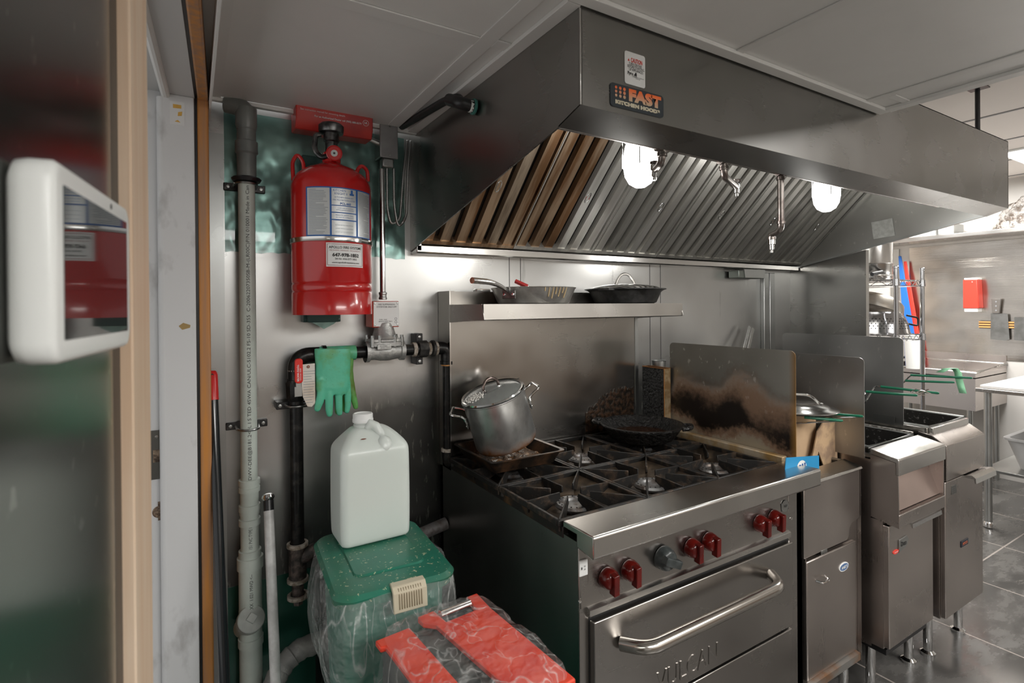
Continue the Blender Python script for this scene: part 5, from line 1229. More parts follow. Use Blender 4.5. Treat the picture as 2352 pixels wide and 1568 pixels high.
q = P(1888, 1331, y=yf-.01); MB().tube(fillet([(q.x-.028, yf-.005, q.z+.002), (q.x-.018, yf-.022, q.z-.001), (q.x+.016, yf-.026, q.z+.002), (q.x+.024, yf-.005, q.z+.006)], .012), [.004]*14, 8).done('door_handle', M_chrome, d_)
q = P(1940, 1302, y=yf-.01); MB().prism([(q.x+.030*math.cos(a), q.z+.015*math.sin(a)) for a in [2*math.pi*k/28 for k in range(28)]], 'y', yf-.0085, yf-.005).done('oval_badge', M_label, d_, bevel=.001)
MB().prism([(q.x+.026*math.cos(a), q.z+.0115*math.sin(a)) for a in [2*math.pi*k/28 for k in range(28)]], 'y', yf-.0090, yf-.0080).done('badge_field', mat('badge_blue', (.08, .16, .33), .3), d_)
text('ANETS', .013, (q.x, yf-.0095, q.z), X, Z, M_label, d_, .0004, width=.040)
q = P(1893, 1270, y=yf); MB().box(q.x-.020, q.x+.016, yf-.002, yf+.001, q.z-.009, q.z+.013).done('rating_plate', M_zinc, t, bevel=.001)
text('FILTER', .008, (q.x-.002, yf-.0024, q.z+.002), X, Z, M_ink, t, width=.026)
b = MB(); b.prism([(yf-.004, .170), (yf-.018, .176), (yf-.018, .200), (yf+.01, .204), (yf+.01, .165)], 'x', x0-.004, x1-.05); b.done('kick_rail', worn('rusty_steel_rail', (.42, .41, .39), (.40, .20, .09), 9, .35, .8, bs=.1), t)
vat(t, x0+.01, x1-.012, yf+.06, -.12, .850, .22, M_speck, M_zinc)
MB().box(x0+.02, x1-.02, yf-.0+.30, -.13, .845, .852).done('tank_bracket', M_zinc, t)
feet(t, x0, x1, yf, -.05, .165)
# torn cardboard standing in the first fryer
M_card = worn('corrugated_cardboard', (.52, .36, .22), (.44, .30, .18), 8, .85, bs=.2, bd=.001)
def card(name, pix, yy, m, label, cat, th=.004):
    pts = [P(px, py, y=yy) for px, py in pix]
    o = MB().slab(pts, (0, 1, 0), th).done(name, m); return tag(o, label, cat)
ycd = -.70
card('cardboard_flap', [(1826, 955), (1874, 958), (1874, 985), (1868, 1040), (1862, 1090), (1826, 1090)], ycd+.02, M_card, 'tan cardboard flap left of the gap in the fryer tank', 'cardboard')
card('cardboard_flap', [(1897, 960), (1922, 960), (1924, 1075), (1892, 1070), (1880, 1036), (1868, 1100), (1866, 1050), (1878, 990), (1888, 975)], ycd-.005, worn('stained_cardboard', (.50, .34, .20), (.30, .20, .13), 18, .8, bs=0), 'torn stained cardboard flap hanging beside the gap in the fryer tank', 'cardboard')
card('cardboard_backing', [(1860, 955), (1905, 955), (1905, 1090), (1860, 1090)], ycd+.07, mat('dark_grey_board', (.10, .10, .09), .7), 'dark board standing behind the cardboard flaps in the fryer', 'cardboard')  # plain dark grey board filling the gap between the flaps
ybx = -.803
t = thing('blue_card', 'blue printed card with white disc standing between range and fryer', 'card', P(1845, 1120, y=ybx))
pts = [P(px, py, y=ybx) for px, py in ((1806, 1051), (1881, 1046), (1882, 1098), (1868, 1120), (1800, 1120))]
MB().slab(pts, (0, 1, 0), .002).done('card', mat('print_blue', (.02, .27, .55), .5), t)
c = P(1841, 1074, y=ybx)
MB().prism([(c.x+.027*math.cos(a), c.z+.024*math.sin(a)) for a in [2*math.pi*k/32 for k in range(32)]], 'y', ybx-.0008, ybx-.0002).done('disc', M_label, t)
text('42', .034, (c.x-.005, ybx-.0012, c.z-.002), Z, -X, M_blueink, t, .0016, width=.032); text('sacs', .015, (c.x+.016, ybx-.0012, c.z), Z, -X, M_blueink, t, .0005, width=.030)
# lidded pot pan over the tank and green basket handles
lc = V((1.866, -.690, 1.052))
t = thing('pot_lid', 'round steel lid with loop handle resting on basket handles over the first fryer', 'lid', lc)
b = MB(); b.lathe([(0, .026), (.06, .024), (.088, .014), (.094, .006), (.118, .003), (.120, .0), (.116, -.001), (.09, .002), (0, .02)], lc, Z, 56); b.done('dome', M_chrome if 0 else mat('polished_lid', (.66, .65, .64), .16, 1.0), t, smooth=60)
hd = V((.3, -.95, 0)).normalized()
MB().tube(fillet([lc-hd*.05+Z*.020, lc-hd*.035+Z*.050, lc+hd*.03+Z*.052, lc+hd*.058+Z*.024, lc+hd*.070+Z*.023], .02, 5), .005, 10).done('loop_handle', M_chrome, t)
M_green = mat('green_vinyl_coating', (.01, .17, .09), .28)
def basket(label, pix, xA, xB, x0, x1, y0, y1, zt_, depth=.12):
    """wire fry basket with a long green coated handle; pix = handle end pixels per wire"""
    t = thing('fry_basket', label, 'fry basket', ((x0+x1)/2, (y0+y1)/2, zt_-depth), 'wire fry baskets')
    b = MB(); b.tube([(x0, y0, zt_), (x1, y0, zt_), (x1, y1, zt_), (x0, y1, zt_)], .003, 6, closed=True); b.tube([(x0+.01, y0+.01, zt_-depth), (x1-.01, y0+.01, zt_-depth), (x1-.01, y1-.01, zt_-depth), (x0+.01, y1-.01, zt_-depth)], .002, 6, closed=True)
    for k in range(1, 12):
        y = y0+(y1-y0)*k/12; b.tube([(x0, y, zt_), (x0+.01, y, zt_-depth), (x1-.01, y, zt_-depth), (x1, y, zt_)], .0009, 4)
    for k in range(1, 7):
        x = x0+(x1-x0)*k/7; b.tube([(x, y0, zt_), (x, y0+.01, zt_-depth), (x, y1-.01, zt_-depth), (x, y1, zt_)], .0009, 4)
    b.done('wire_cage', M_chrome, t)
    return t
def ghandle(t, pts, r=.0048, gs=None):
    MB().tube(fillet(pts, .012, 4), r*.62, 8).done('handle_wire', M_chrome, t)
    a, b_ = V(gs[0]), V(gs[1]); MB().tube([a, (a+b_)/2, b_-(b_-a).normalized()*.006, b_], [r, r, r, r*.6], 10).done('green_grip', M_green, t)
t = basket('wire basket under the steel lid, two green handles toward the camera', 0, 0, 0, 1.74, 1.89, -.60, -.28, .93)
e1, e2 = P(1983, 956, x=2.000), P(1936, 966, x=1.880); s1, s2 = P(1890, 948, x=1.965), P(1838, 957, x=1.80)
ghandle(t, [(1.885, -.60, .93), (1.955, -.66, 1.0), e1], gs=(s1.lerp(e1, .25), e1)); ghandle(t, [(1.745, -.60, .93), (1.80, -.66, 1.0), e2], gs=(s2.lerp(e2, .1), e2))
# second fryer with projecting console and slanted inside
t = f2 = thing('deep_fryer', 'middle deep fryer with projecting open console and small red label', 'fryer', (2.27, -.45, 0), 'floor fryers')
x0, x1, yf = 2.092, 2.462, -.855
MB().box(x0, x0+.003, -.811, -.05, .19, .865).done('side_panel', M_fryer, t); MB().box(x1-.003, x1, -.811, -.05, .19, .865).done('side_panel', M_fryer, t)
MB().box(x0+.003, x1-.003, -.06, -.05, .19, .95).done('back_panel', M_fryer, t)
# console: top slab, sides, bottom bar, slanted inner face
b = MB(); b.prism([(-.812, .905), (-.812, .885), (-.893, .872), (-.893, .828), (-.903, .828), (-.903, .882), (-.898, .887)], 'x', x0-.004, x1+.002); b.done('console_top', M_ridge, t, bevel=.002)
b = MB(); b.prism([(-.812, .884), (-.892, .871), (-.892, .829), (-.898, .829), (-.9015, .645), (-.812, .660)], 'x', x0-.0015, x0+.004); b.done('console_side', M_fryer, t)
b = MB(); b.prism([(-.812, .884), (-.892, .871), (-.892, .829), (-.898, .829), (-.898, .650), (-.812, .662)], 'x', x1-.004, x1); b.done('console_side', M_fryer, t)
b = MB(); b.box(x0, x1, -.902, -.862, .646, .692); b.done('console_rail', M_fryer, t, bevel=.003)
pl = b = MB(); b.prism([(-.818, .872), (-.812, .872), (-.878, .694), (-.884, .694)], 'x', x0+.004, x1-.004); b.done('slanted_panel', steel('warm_slant_steel', (.66, .52, .47), .34, brush=(40, 3, 8), blot=.08), t)
b = MB(); b.box(x0+.004, x1-.016, -.868, -.848, .205, .640); dr = b.done('door', M_fryer, t, bevel=.003)
MB().box(x0, x0+.03, -.850, -.811, .20, .655).done('front_post', M_fryer, t); MB().box(x1-.02, x1-.002, -.85, -.811, .20, .655).done('front_post', M_fryer, t)
b = MB(); b.prism([(-.868, .640), (-.885, .643), (-.897, .636), (-.899, .622), (-.894, .622), (-.891, .632), (-.868, .634)], 'x', x0+.11, x1-.020); b.done('door_pull', M_chrome, dr)
q = P(2073, 1248, y=-.870)
MB().prism([(q.x-.030, q.z-.026), (q.x+.028, q.z-.014), (q.x+.044, q.z+.006), (q.x+.030, q.z+.024), (q.x-.026, q.z+.020)], 'y', -.872, -.868).done('nameplate', M_zinc, dr, bevel=.001)
text('Dean', .022, (q.x+.004, -.8725, q.z+.001), X, Z, M_ink, dr, .0006, width=.040)
q = P(2058, 1267, y=-.870); MB().prism([(q.x+.020*math.cos(a), q.z+.007*math.sin(a)) for a in [2*math.pi*k/24 for k in range(24)]], 'y', -.8705, -.868).done('red_label', M_redink, dr)
text('HIGH EFF', .006, (q.x, -.8708, q.z), X, Z, M_label, dr, width=.026)
MB().box(x0+.02, x1-.03, -.85, -.10, .170, .19).done('base_frame', M_black, t)
vat(t, x0+.012, x1-.012, -.80, -.12, .905, .20, M_speck, M_zinc)
b = MB(); b.box(x0+.004, x1-.004, -.82, -.79, .870, .885); b.done('vat_ledge', M_zinc, t)
MB().box(x1-.016, x1-.004, -.80, -.12, .905, .915).done('speckled_edge', worn('speckled_rim', (.62, .60, .56), (.2, .18, .16), 90, .4, .4), t)
feet(t, x0+.01, x1, -.84, -.05, .175)
tb = basket('wire fry basket in the middle fryer with splayed loose wires', 0, 0, 0, 2.13, 2.30, -.62, -.20, .94)
e1, e2 = P(2158, 903, x=2.30), P(2108, 908, x=2.20); s1, s2 = P(2010, 886, x=2.30), P(1990, 899, x=2.20)
ghandle(tb, [(2.295, -.62, .94), (2.30, -.68, 1.0), s1, e1], gs=(s1.lerp(e1, .1), e1)); ghandle(tb, [(2.135, -.62, .94), (2.19, -.68, 1.0), s2, e2], gs=(s2, e2))
random.seed(21)
for k in range(5):
    a = P(2088+random.uniform(0, 20), 900, x=2.25); MB().tube([a, a+V((.02, -.01, random.uniform(-.01, .02))), a+V((.04, -.03, random.uniform(-.03, .02)))], .0016, 5).done('loose_wire', M_chrome, tb)
# metal clip hooked on the rim behind
q = [P(px, py, x=2.466) for px, py in ((2005, 949), (2055, 956), (2053, 976), (2004, 968))]
b = MB(); b.slab(q, (1, 0, 0), .002); b.box(2.440, 2.468, q[3].y-.0, q[2].y+.0, q[2].z-.03, q[3].z) if 0 else None
tag(b.done('basket_hanger', M_zinc), 'folded steel hanger plate on the rim of the middle fryer', 'hanger')
# third fryer
t = f3 = thing('deep_fryer', 'farthest deep fryer with lipped door and small dark badge', 'fryer', (2.69, -.45, 0), 'floor fryers')
x0, x1, yf = 2.500, 2.872, -.880
MB().box(x0, x0+.003, yf+.01, -.05, .19, .88).done('side_panel', M_fryer, t); MB().box(x1-.003, x1, yf+.01, -.05, .19, .88).done('side_panel', M_fryer, t); MB().box(x0, x1, -.06, -.05, .19, .96).done('back_panel', M_fryer, t)
b = MB(); b.prism([(-.80, .912), (-.845, .905), (yf-.014, .872), (yf-.014, .735), (yf+.01, .735), (yf+.01, .860), (-.80, .89)], 'x', x0-.002, x1+.002); b.done('front_hood', M_fryer, t, bevel=.002)
b = MB(); b.box(x0+.002, x1-.002, yf-.008, yf+.01, .195, .728); dr = b.done('door', M_fryer, t, bevel=.003)
b = MB(); b.prism([(yf-.008, .730), (yf-.040, .738), (yf-.052, .728), (yf-.054, .708), (yf-.049, .708), (yf-.046, .724), (yf-.008, .724)], 'x', x1-.215, x1-.004); b.done('door_lip', M_bright, dr)
q = P(2191, 1124, y=yf-.009); b = MB(); b.box(q.x-.022, q.x+.024, yf-.0095, yf-.0075, q.z-.017, q.z+.017); b.done('notice_plate', M_zinc, dr)
for k in range(4): text('CAUTION HOT OIL', .006, (q.x, yf-.0098, q.z+.011-k*.0075), X, Z, M_ink, dr, width=.038)
q = P(2215, 1246, y=yf-.009); MB().box(q.x-.034, q.x+.034, yf-.011, yf-.0075, q.z-.012, q.z+.013).done('badge', mat('badge_dark', (.03, .035, .05), .25, .4), dr, bevel=.001)
text('PITCO', .014, (q.x, yf-.0113, q.z), X, Z, mat('badge_red_print', (.55, .12, .05), .4), dr, .0004, width=.045)
b = MB(); b.box(x0-.002, x0+.020, yf+.012, yf+.02, .19, .86); b.done('front_post', M_fryer, t)
vat(t, x0+.014, x1-.012, -.83, -.12, .932, .22, M_speck, M_zinc)
b = MB(); b.box(x0, x0+.014, -.83, -.12, .90, .93); b.box(x1-.012, x1, -.83, -.12, .90, .93); b.box(x0+.014, x1-.012, -.845, -.83, .90, .93); b.done('vat_surround', M_ridge, t, bevel=.002)
MB().box(x0+.02, x1-.02, -.78, -.14, .74, .80).done('old_oil', M_oil, t)
feet(t, x0+.02, x1, -.86, -.05, .19)
tb = basket('wire fry basket over the farthest fryer with green handles holding tape', 0, 0, 0, 2.55, 2.70, -.60, -.20, .97)
e1, e2 = P(2234, 868, x=2.70), P(2193, 878, x=2.62); s1, s2 = P(2092, 861, x=2.70), P(2080, 874, x=2.62)
ghandle(tb, [(2.695, -.60, .97), (2.70, -.64, 1.04), s1, e1], gs=(s1, e1)); ghandle(tb, [(2.555, -.60, .97), (2.61, -.64, 1.04), s2, e2], gs=(s2, e2))
# mint tape over the handle
pth = [P(px, py, x=xx) for px, py, xx in ((2158, 855, 2.66), (2175, 846, 2.67), (2192, 845, 2.69), (2200, 855, 2.70), (2203, 872, 2.705), (2208, 890, 2.705), (2212, 903, 2.705))]
b = MB(); wv = V((.25, -.97, 0)).normalized()*.012
A = [b.bm.verts.new(p-wv) for p in pth]; B_ = [b.bm.verts.new(p+wv) for p in pth]
for i in range(len(pth)-1): b.bm.faces.new([A[i], A[i+1], B_[i+1], B_[i]])
o = b.done('green_tape', mat('mint_tape', (.28, .62, .38), .5)); s_ = o.modifiers.new('solid', 'SOLIDIFY'); s_.thickness = .001
tag(o, 'pale green tape strip hanging over the far fryer basket handles', 'tape')
tag(MB().box(x1+.003, x1+.010, -.88, -.86, .10, .12).done('floor_clip', M_dark), 'x', 'x') if 0 else None
# ================================================================== BIN, JUG, BAGGED BOX
ZL = .785
c4 = [P(px, py, z=ZL) for px, py in ((752, 1215), (793, 1374), (1034, 1312), (968, 1170))]
bc = sum(c4, V())/4; ux_ = ((c4[2]-c4[1])).normalized(); ang = math.atan2(ux_.y, ux_.x)
HX, HY_ = .140, .185
bc = (c4[1]+c4[2])/2 + V((-math.sin(ang), math.cos(ang), 0))*HY_; bc.z = ZL
bu, bv = V((math.cos(ang), math.sin(ang), 0)), V((-math.sin(ang), math.cos(ang), 0))
def bp(x, y, z): return V((bc.x, bc.y, 0))+bu*x+bv*y+Z*z
def bring(hx, hy, r, z, n=6, bow=0): 
    out = []
    for x, y in rr(0, 0, hx, hy, r, n):
        out.append(bp(x*(1+bow*(1-(y/hy)**2)), y, z))
    return out
M_bing = worn('green_bin_plastic', (.012, .17, .11), (.03, .22, .16), 5, .38, bs=0)
def speck(m, cols=(.55, .56, .36)):
    n, l, b = nodes(m); old = b.inputs['Base Color'].links[0].from_socket
    f = noise_fac(m, 110, 2, coords(m), .66, .69); g2 = noise_fac(m, 9, 3, coords(m), .45, .6)
    f3 = noise_fac(m, 50, 3, coords(m), .69, .72)
    c = mixcol(m, math_(m, 'MULTIPLY', g2, .30), old, (.09, .16, .09))
    setc(m, mixcol(m, math_(m, 'MULTIPLY', math_(m, 'MAXIMUM', f, f3), .85), c, cols))
M_binlid = worn('green_lid_plastic', (.012, .19, .12), (.02, .15, .10), 4, .30, bs=0); speck(M_binlid)
t = thing('kitchen_bin', 'green plastic kitchen bin with speckled lid beside the range', 'bin', (bc.x, bc.y, 0))
b = MB(); b.loft([bring(.095, .13, .03, .0), bring(.125, .165, .04, ZL-.03), bring(.121, .161, .04, ZL-.03), bring(.09, .125, .03, .01)]); b.done('body', M_bing, t)
def lidring(gx, z, notch=0):
    out = []
    for x, y in rr(0, 0, HX+gx, HY_+gx, .045, 8):
        out.append(bp(x*(1+.05*(1-(y/HY_)**2)), y, z))
    return out
b = MB(); b.loft([lidring(.0, ZL-.032), lidring(.004, ZL-.012), lidring(-.004, ZL-.002), lidring(-.018, ZL)]); lid = b.done('lid', M_binlid, t, smooth=30)
def inner(h, z): return [bp(x, y+.012, z) for x, y in rr(0, 0, .085+h, .118+h, .02, 5)]
b = MB(); b.loft([inner(.004, ZL-.001), inner(0, ZL+.004), inner(-.006, ZL+.0045)]); b.done('raised_panel', M_binlid, lid, smooth=30)
# cream latch with ribs on the front edge
lx = .018
b = MB(); prof = [(-HY_+.012, ZL+.003), (-HY_-.008, ZL+.002), (-HY_-.020, ZL-.010), (-HY_-.026, ZL-.052), (-HY_-.019, ZL-.054), (-HY_-.010, ZL-.012), (-HY_+.012, ZL-.002)]
A = [b.bm.verts.new(bp(lx-.040, y, z)) for y, z in prof]; B_ = [b.bm.verts.new(bp(lx+.040, y, z)) for y, z in prof]
b.bm.faces.new(A[::-1]); b.bm.faces.new(B_)
for i in range(len(prof)): b.bm.faces.new([A[i], A[(i+1) % 7], B_[(i+1) % 7], B_[i]])
la = lab(b.done('latch', mat('cream_latch', (.62, .56, .42), .4), t, bevel=.002), 'cream plastic latch')
for k in range(10):
    x = lx-.026+k*.0058; b = MB(); b.tube([bp(x, -HY_-.012, ZL-.002), bp(x, -HY_-.021, ZL-.014), bp(x, -HY_-.0255, ZL-.044)], .0013, 6); b.done('groove', mat('latch_groove', (.25, .20, .12), .6) if k == 0 else bpy.data.materials['latch_groove'], la)
# clear liner bag drooping over the rim
b = MB(); NR = 90; rows = 16; rings = []
for j in range(rows+1):
    f = j/rows; z = ZL-.020-.30*f; out = []
    for k in range(NR):
        base_ = rr(0, 0, 1, 1, .3, 8)
        a = 2*math.pi*k/NR; c, s = math.cos(a), math.sin(a)
        g_ = (abs(c)**4+abs(s)**4)**(-.25)
        bulge = .016+.020*math.sin(min(1, f*2.2)*math.pi*.5)-.050*f*f
        wr = .012*noise.noise(V((c*3.2, s*3.2, f*1.6)))+.008*noise.noise(V((c*9, s*9, f*2.5)))*(.3+f)
        x = (HX+bulge+wr)*c*g_; y = (HY_+bulge+wr)*s*g_
        hem = -.05*f*noise.noise(V((c*1.7+5, s*1.7, 3)))
        out.append(bp(x, y, z+hem*1.2))
    rings.append(out)
rings.insert(0, [bp(*( ( (HX+.002)*math.cos(2*math.pi*k/NR)*(abs(math.cos(2*math.pi*k/NR))**4+abs(math.sin(2*math.pi*k/NR))**4)**(-.25), (HY_+.002)*math.sin(2*math.pi*k/NR)*(abs(math.cos(2*math.pi*k/NR))**4+abs(math.sin(2*math.pi*k/NR))**4)**(-.25), ZL-.010))) for k in range(NR)])
b.loft(rings, caps=False); o = b.done('bin_liner', M_bag2, smooth=180); tag(o, 'clear crinkled plastic liner hanging over the rim of the green bin', 'bin liner')
# ---- white jerrycan on the lid
jc = P(868, 1215, z=ZL+.005); 
ja = ang+math.radians(4)
jf = P(803, 1254, z=ZL+.006); jr = P(936, 1196, z=ZL+.006)
JW, JD, JH = .096, .070, .250
ju = V((math.cos(ja), math.sin(ja), 0)); jv = V((-math.sin(ja), math.cos(ja), 0))
jo = (P(870, 1248, z=ZL+.006))+jv*(JD+.004); jo = V((jo.x, jo.y, ZL+.0055))
def jring(hx, hy, r, z, ox=0, oy=0, n=6): return [jo+ju*(x+ox)+jv*(y+oy)+Z*z for x, y in rr(0, 0, hx, hy, r, n)]
t = thing('jerrycan', 'translucent white plastic jerrycan standing on the green bin lid', 'jerrycan', jo)
mj = mat('milky_plastic', (.70, .76, .72), .28, Subsurface_Weight=.35, Subsurface_Scale=.05, Subsurface_Radius=(1, 1, 1))
b = MB(); b.loft([jring(JW-.012, JD-.012, .018, 0), jring(JW-.003, JD-.003, .02, .004), jring(JW, JD, .022, .012), jring(JW+.001, JD+.001, .022, .10), jring(JW, JD, .022, JH-.02), jring(JW-.001, JD-.001, .022, JH), jring(JW-.008, JD-.010, .022, JH+.014), jring(JW-.028, JD-.030, .022, JH+.036, 0, .006), jring(JW-.046, JD-.040, .02, JH+.050, 0, .012), jring(.030, .024, .018, JH+.053, -.012, .018)])
o = b.done('bottle', mj, t, smooth=60); s_ = o.modifiers.new('sub', 'SUBSURF'); s_.levels = 1; s_.render_levels = 2
nk = jo+ju*(-.014)+jv*.016+Z*(JH+.046)
b = MB(); b.lathe([(.026, 0), (.026, .012), (.024, .014), (.024, .024), (0, .024)], nk, Z, 30); b.done('neck', mj, t)
b = MB(); pr = [(.0275, .018), (.0285, .020), (.0285, .027), (.0275, .028), (.0275, .040), (.0255, .0425), (.023, .0425), (.022, .0405), (0, .0405)]; b.lathe(pr, nk, Z, 36); b.done('screw_cap', mat('white_cap', (.85, .87, .86), .4), t)
hs = nk+Z*.004-jv*.022+ju*.004; he = P(874, 1004, y=jo.y-JD+.045)
b = MB(); b.tube([hs-Z*.006, hs.lerp(he, .33)+Z*.024, hs.lerp(he, .66)+Z*.024, he+Z*.010, he-Z*.02], [.012, .0125, .013, .015, .018], 14); b.ball(P(882, 1034, y=jo.y-JD+.026), .033, 24, (.95, .75, 1.25)); b.ball(P(882, 1078, y=jo.y-JD+.027), .026, 24, (1.0, .75, 1.8)); o = b.done('handle', mj, t, smooth=70)
remesh(o, .0035, 6)
b = MB(); q = jo+ju*(-.030)-jv*(JD-.026)+Z*(JH+.0300); b.ball(q, .005, 8, (1.6, .5, .3)); b.done('brown_mark', mat('brown_mark', (.20, .06, .03), .6), t)
# ---- bagged red and black box in front of the bin
ZR = .745
r4 = [P(px, py, z=ZR) for px, py in ((868, 1468), (1112, 1372), (1262, 1566), (905, 1640))]
rc = (r4[0]+r4[1])/2; ru = (r4[1]-r4[0]).normalized(); ru = V((ru.x, ru.y, 0)).normalized(); rv = V((ru.y, -ru.x, 0))
RW = (r4[1]-r4[0]).length/2; RD = .33
def rp(x, y, z): return V((rc.x, rc.y, 0))+ru*x+rv*y+Z*z
t = thing('tool_box', 'red and black plastic box wrapped in a clear bag in front of the bin', 'box', rp(0, RD/2, 0))
def slabbox(x0, x1, y0, y1, z0, z1):
    b = MB(); b.hexa([rp(x0, y0, z0), rp(x1, y0, z0), rp(x1, y1, z0), rp(x0, y1, z0), rp(x0, y0, z1), rp(x1, y0, z1), rp(x1, y1, z1), rp(x0, y1, z1)]); return b
M_dkbox = worn('dark_worn_plastic', (.035, .05, .05), (.10, .11, .10), 14, .45, bs=.2)
slabbox(-RW+.006, RW-.03, .004, RD, .0, ZR-.012).done('body', M_dkbox, t, bevel=.006)
M_rb = worn('orange_red_plastic', (.80, .07, .03), (.70, .05, .03), 12, .35, bs=.1)
def rpoly(pts, z0, z1, nm, m):
    b = MB(); b.slab([rp(x, y, z0) for x, y in pts], Z, z1-z0); return b.done(nm, m, t, bevel=.003)
lw = RW*2
rpoly([(-RW, 0), (-RW+lw*.27, 0), (-RW+lw*.27, RD), (-RW+lw*.02, RD), (-RW+.004, .03), (-RW-.006, .028), (-RW-.006, 0)], ZR-.012, ZR, 'red_lid_strip', M_rb)
rpoly([(-RW+lw*.375, -.018), (-RW+lw*.53, -.018), (-RW+lw*.54, .035), (RW-.044, .035), (RW-.036, -.022), (RW-.006, -.022), (RW-.014, .05), (RW-.016, RD), (-RW+lw*.52, RD), (-RW+lw*.455, .03), (-RW+lw*.38, .008)], ZR-.010, ZR+.004, 'red_lid_panel', M_rb)
b = MB(); b.tube([rp(-RW+lw*.545, .004, ZR+.002), rp(RW-.042, .004, ZR+.002)], .010, 14); b.done('chrome_bar', M_chrome, t)
# the bag
b = MB(); NR = 80; rings = []
prof = [(.020, .0), (.020, .30), (.018, .48), (.016, ZR-.075), (.010, ZR-.015), (.0, ZR+.018), (-.03, ZR+.026), (-.07, ZR+.025), (-.11, ZR+.028)]
for j, (g_, z) in enumerate(prof):
    out = []
    for k in range(NR):
        a = 2*math.pi*k/NR; c, s = math.cos(a), math.sin(a); q_ = (abs(c)**5+abs(s)**5)**(-.2)
        w1 = .010*noise.noise(V((c*4, s*4, z*9)))+.006*noise.noise(V((c*11, s*11, z*14)))
        hx, hy = max(RW+g_-.006, .02), max(RD/2+g_+.004, .02)
        out.append(rp((hx+w1)*c*q_-.006, RD/2+(hy+w1)*s*q_-.006, z+ (.006*noise.noise(V((c*5, s*5, j)))if j > 3 else 0)))
    rings.append(out)
b.loft(rings, caps=False); b.bm.faces.new([b.bm.verts[:][-1-k] for k in range(NR)]) if 0 else None
b.bm.verts.ensure_lookup_table(); last = [v for v in b.bm.verts][-NR:]; b.bm.faces.new(last)
o = b.done('plastic_bag', M_bag, smooth=180); tag(o, 'clear plastic bag wrapped over the red and black box', 'plastic bag')
# ================================================================== FAR ROOM
XF = 5.62
# steel sheet on the far wall, shelf, knives, dispenser
b = MB(); b.box(XF-.006, XF-.0002, -1.6, .47, .96, 1.93); tag(b.done('steel_wall_sheet', M_farsteel), 'rippled stainless sheet covering the far wall behind the sink', 'wall sheet')
tag(MB().box(XF-.012, XF-.0002, .55, .62, .96, 1.93).done('steel_wall_strip', M_zinc), 'narrow vertical steel strip at the left edge of the far wall', 'strip')
tag(MB().box(XF-.34, XF-.001, -1.6, .60, 1.955, 1.99).done('wall_shelf', M_ridge, bevel=.004), 'long stainless shelf high on the far wall', 'shelf')
q0, q1 = P(2218, 640, x=XF-.05), P(2262, 716, x=XF-.05)
t = thing('dispenser', 'red wall dispenser with pale base on the far steel wall', 'dispenser', ((XF-.05), (q0.y+q1.y)/2, q1.z))
b = MB(); b.prism([(q0.y-.0, q1.z+.03), (q1.y+.02, q1.z+.03), (q1.y+.03, q0.z-.01), (q0.y+.0, q0.z-.01)], 'x', XF-.11, XF-.006); b.done('case', mat('dispenser_red', (.70, .05, .03), .35), t, bevel=.006)
MB().box(XF-.10, XF-.006, q1.y+.03, q0.y-.005, q1.z, q1.z+.032).done('base', M_white, t, bevel=.004)
MB().box(XF-.10, XF-.006, q1.y+.03, q0.y-.005, q0.z-.012, q0.z+.004).done('top', M_white, t, bevel=.003)
text('X', .012, (XF-.1105, (q0.y+q1.y)/2, q0.z-.03), -Y, Z, M_label, t)
a0, a1 = P(2248, 738, x=XF-.03), P(2352, 738, x=XF-.03)
t = thing('knife_rack', 'striped magnetic knife rack on the far steel wall', 'knife rack', (XF-.02, a0.y, a0.z))
for k in range(3): MB().box(XF-.030, XF-.006, a1.y-.3, a0.y, a0.z-.010-k*.020, a0.z+.002-k*.020).done('slat', mat('orange_wood_slat', (.60, .30, .10), .5) if k == 0 else bpy.data.materials['orange_wood_slat'], t)
MB().box(XF-.026, XF-.006, a1.y-.3, a0.y, a0.z-.055, a0.z+.004).done('backing', M_dark, t)
def cleaver(px0, px1, pyt, pyb, hx0, hx1, hyt, label):
    A = P(px0, pyt, x=XF-.035); B_ = P(px1, pyb, x=XF-.035)
    t = thing('cleaver', label, 'cleaver', (XF-.035, (A.y+B_.y)/2, B_.z), 'cleavers on the far wall rack')
    b = MB(); b.prism([(A.y, A.z), (B_.y+.005, A.z-.005), (B_.y-.005, B_.z+.01), (B_.y+.02, B_.z), (A.y+.003, B_.z+.006)], 'x', XF-.0375, XF-.034); b.done('blade', worn('cleaver_blade', (.30, .30, .29), (.22, .22, .21), 12, .35, .9, bs=0), t)
    C_ = P(hx0, hyt, x=XF-.035); D_ = P(hx1, pyt, x=XF-.035)
    b = MB(); b.prism([(C_.y, C_.z), (D_.y, C_.z), (D_.y+.01, A.z), (C_.y-.005, A.z)], 'x', XF-.048, XF-.024); h_ = b.done('handle', mat('cleaver_grip', (.12, .11, .10), .4), t, bevel=.003)
    for k in range(3):
        zz = C_.z-(C_.z-A.z)*(.2+.3*k); MB().lathe([(0, .002), (.006, .0015), (.007, 0)], (XF-.048, (C_.y+D_.y)/2, zz), (-1, 0, 0), 12).done('rivet', M_chrome, h_)
cleaver(2276, 2317, 719, 782, 2278, 2300, 686, 'grey cleaver hanging whole below the red dispenser')
cleaver(2330, 2372, 728, 784, 2352, 2372, 690, 'grey cleaver cut off by the right edge of the view')
